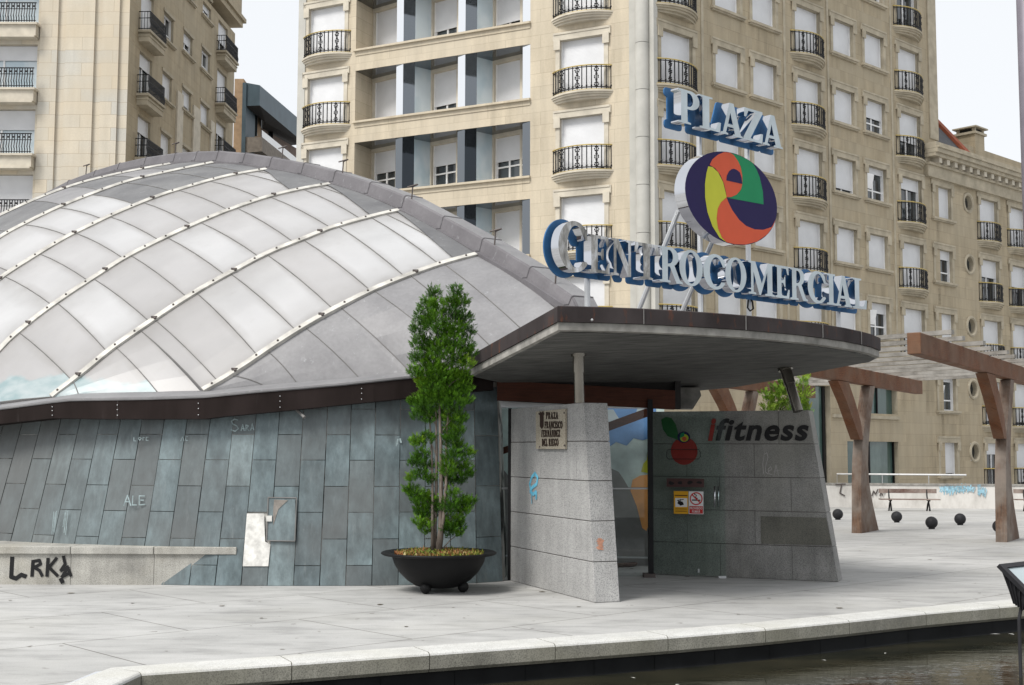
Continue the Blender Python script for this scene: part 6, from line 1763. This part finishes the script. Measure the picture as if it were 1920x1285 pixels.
# low rendered wall and rail
wl0, wl1 = V((10.2, 52.3, gz(50))), V((24.5, 50.0, gz(50)))
lw = thing('low_wall', 'low stained white wall with blue spray tags at the plaza edge', 'wall', tuple((wl0 + wl1) / 2))
wd = (wl1 - wl0).normalized(); wnn = V((wd.y, -wd.x, 0))
b = MB(); b.obox(wl0 - Z * .1, wl1 - wl0, -wnn * .35, Z * 1.0); b.build('wall_face', m['wallrender'], lw)
b = MB(); b.obox(wl0 + wnn * .03 + Z * .902, wl1 - wl0, -wnn * .42, Z * .07); b.build('coping', m['conc_edge'], lw)
def onlw(x, y, k=.004): return onplane(x, y, wl0 + wnn * k, wnn)
b = MB(); k_ = 0
def sc2(strokes, wdt):
    global k_
    for pts in strokes:
        for a, c in zip(pts, pts[1:]): ribbon(b, [onlw(*a, .004 + k_ * .0006), onlw(*c, .004 + k_ * .0006)], wdt, wnn); k_ += 1
RR = random.Random(5)
for x0, x1, y0, y1 in [(1762, 1775, 908, 928), (1776, 1797, 906, 930), (1800, 1826, 906, 926), (1834, 1846, 908, 934)]:
    x = x0
    while x < x1:
        sc2([[(x, y0 + RR.uniform(0, 8)), (x + RR.uniform(-3, 5), y1 - RR.uniform(0, 6)), (x + RR.uniform(2, 6), y0 + RR.uniform(4, 14))], [(x, (y0 + y1) / 2 + RR.uniform(-5, 5)), (x + 4, (y0 + y1) / 2 + RR.uniform(-6, 6))]], .035); x += 3.4
b.build('blue_graffiti', plain('pale_blue_spray', (.26, .44, .53), .8, var=.4, ns=8), lw)
b = MB(); sc2([[(1567, 909), (1585, 908)], [(1578, 909), (1575, 925), (1584, 930)], [(1635, 930), (1638, 921), (1642, 927), (1646, 918)], [(1650, 930), (1652, 922), (1655, 929)], [(1657, 925), (1660, 918)]], .05); b.build('black_graffiti', m['bolt'], lw)
rail = thing('pipe_rail', 'thin white pipe rail standing behind the low stained wall', 'railing', tuple(wl0 + V((3, .8, 0))))
r0, r1 = pt(1552, 889, 53.2), pt(1812, 891, 51.6); b = MB(); b.tube([r0, r1], .035, 8); b.build('pipe', m['white'], rail, smooth=True)
for i in range(3):
    p = r0.lerp(r1, (i + .2) / 3); b = MB(); b.tube([V((p.x, p.y, gz(50))), p], .018, 6); b.build('rail_post', m['steel_tube'], rail)
# slatted benches
def park_bench(xc, yb_, label, wpx):
    c = pt(xc, yb_, 48.4); c.z = gz(48.4); t = thing('park_bench', label, 'bench', tuple(c), 'wooden plaza benches'); h = wpx / FPX * c.y / 2
    yaw = Matrix.Rotation(-.12, 3, 'Z')
    F = lambda x, y, z: c + yaw @ V((x, y, z))
    def bx(b, x0, x1, y0, y1, z0, z1): b.hexa([F(x0, y0, z0), F(x1, y0, z0), F(x1, y1, z0), F(x0, y1, z0), F(x0, y0, z1), F(x1, y0, z1), F(x1, y1, z1), F(x0, y1, z1)])
    b = MB()
    for i in range(4): bx(b, -h, h, -.28 + i * .125, -.28 + i * .125 + .10, .42, .455)
    b.build('seat', m['wood_bench'], t)
    b = MB(); bx(b, -h + .03, h - .03, .26, .295, .66, .82)
    bx(b, -h + .03, h - .03, .235, .27, .50, .535) if False else None
    b.build('backrest', m['wood_bench'], t)
    for s in (-1, 1):
        x = s * h * .64; b = MB()
        b.tube([F(x, -.26, 0), F(x, -.20, .14), F(x, -.10, .27), F(x, .0, .33), F(x, .10, .27), F(x, .2, .14), F(x, .30, 0)], .032, 6)
        b.tube([F(x, -.28, .40), F(x, .2, .40)], .03, 6); b.tube([F(x, -.05, .32), F(x, -.05, .4)], .035, 6)
        b.tube([F(x, .15, .40), F(x, .24, .56), F(x, .28, .8)], .026, 6)
        b.build('iron_leg', m['iron'], t, smooth=True)
park_bench(1705, 953, 'weathered wooden bench with iron legs in front of the low wall', 108)
park_bench(1960, 961, 'weathered wooden bench partly cut off behind the right pergola post', 108)
# bollards
def bollard(x, yb_, dia, label):
    c = gs(x, yb_); r_ = dia / FPX * c.y / 2
    t = thing('ball_bollard', label, 'bollard', tuple(c), 'iron ball bollards on the plaza')
    b = MB(); b.ball(c + Z * (r_ * .98 + .015), r_, 24, 16); b.build('ball', m['ballm'], t, smooth=True)
    b = MB(); b.lathe(c, [(r_ * .52, -.01), (r_ * .5, .05), (r_ * .42, .09)], 14); b.build('collar', m['ballm'], t, smooth=True)
bollard(1571, 975, 19.5, 'dark ball bollard beside the raking end of the lettered granite wall')
bollard(1681.5, 980, 20, 'dark ball bollard in front of the wooden bench with iron legs')
bollard(1747, 992.5, 22.5, 'dark ball bollard closest to the viewer between the two pergola posts')
bollard(1800.5, 985, 21, 'dark ball bollard below the blue spray tags on the low wall')
bollard(1873, 1000, 23, 'dark ball bollard half hidden by the right pergola post')
# grey pole at the right edge
b = MB(); c = V((pt(1925, 100, 18).x, 18, 0)); b.tube([c, c + Z * 11.5], [.12, .12], 16); 
lp = thing('lamp_post', 'plain grey lamp post at the right edge of the view', 'lamp post', tuple(c)); b.build('shaft', m['pole'], lp, smooth=True)
b = MB(); b.lathe(c, [(.2, 0), (.2, .03), (.14, .06), (.12, .12)], 16); b.build('base_plate', m['pole'], lp)
b = MB(); b.tube([c + Z * 11.4, c + V((-.3, -.4, 11.8)), c + V((-.7, -1.0, 11.9))], .05, 8); b.lathe(c + V((-.7, -1.0, 11.8)), [(.02, .12), (.22, .08), (.26, 0), (.02, -.02)], 14); b.build('lamp_arm', m['pole'], lp)
# floodlight over the pond
fY_ = 11.35
ft = thing('floodlight', 'dark finned floodlight tilted upward over the pond edge', 'floodlight', tuple(V((pt(1912, 1100, fY_).x, fY_, WZ))))
Fp = lambda x, y, k=0: pt(x, y, fY_ + k)
b = MB()
rim = [Fp(1875, 1062), Fp(1893, 1098, -.02), Fp(1912, 1140, -.02), Fp(1955, 1128, .0), Fp(1950, 1056, .1), Fp(1925, 1056, .1)]
A0, A1, A2, A3 = Fp(1876, 1061, .0), Fp(1956, 1141, -.20), Fp(2030, 1122, .02), Fp(1956, 1052, .24)
nn = (A1 - A0).cross(A3 - A0).normalized()
if nn.z < 0: nn = -nn
ce = (A0 + A1 + A2 + A3) / 4
fr0 = [A0, A1, A2, A3]; sm = [p + nn * 0 for p in (Fp(1900, 1130, .06), Fp(1930, 1151, -.06), Fp(1985, 1150, .02), Fp(1955, 1132, .16))]; mid_ = [ce + (p - ce) * .95 - nn * .03 for p in fr0]
b.mesh(mid_ + sm, [(0, 1, 5, 4), (1, 2, 6, 5), (2, 3, 7, 6), (3, 0, 4, 7), (4, 5, 6, 7)])
o_ = [ce + (p - ce) * 1.05 for p in fr0]; i_ = [ce + (p - ce) * .86 for p in fr0]
b.mesh([p - nn * .03 for p in o_] + [p + nn * .012 for p in o_] + [p + nn * .012 for p in i_] + [p - nn * .03 for p in i_], [(k + 4 * q, (k + 1) % 4 + 4 * q, (k + 1) % 4 + 4 * ((q + 1) % 4), k + 4 * ((q + 1) % 4)) for k in range(4) for q in range(4)])
for (ia, ib) in ((0, 1), (3, 0)):
    for i in range(1, 8):
        t = i / 8; p = mid_[ia].lerp(mid_[ib], t); q = sm[ia].lerp(sm[ib], t); od = ((p + q) / 2 - ce); od = (od - nn * od.dot(nn)).normalized()
        p = p.lerp(q, .12); s_ = (mid_[ib] - mid_[ia]).normalized() * .004
        b.mesh([p - s_, p + s_, q + s_, q - s_, p - s_ + od * .022, p + s_ + od * .022, q + s_ + od * .022, q - s_ + od * .022], [(4, 5, 6, 7), (0, 1, 5, 4), (1, 2, 6, 5), (2, 3, 7, 6), (3, 0, 4, 7)])
b.build('housing', m['lampbody'], ft)
b = MB(); b.face([p - nn * .004 for p in i_]); b.build('front_glass', m['lampglass'], ft)
b = MB(); k = (sm[0] + sm[1] + sm[2] + sm[3]) / 4 - Z * .0; k.x = sm[0].x + .06; b.tube([k, V((k.x - .02, k.y, k.z - .1)), V((k.x - .02, k.y, WZ - .25))], .016, 8); b.build('stake', m['lampbody'], ft)
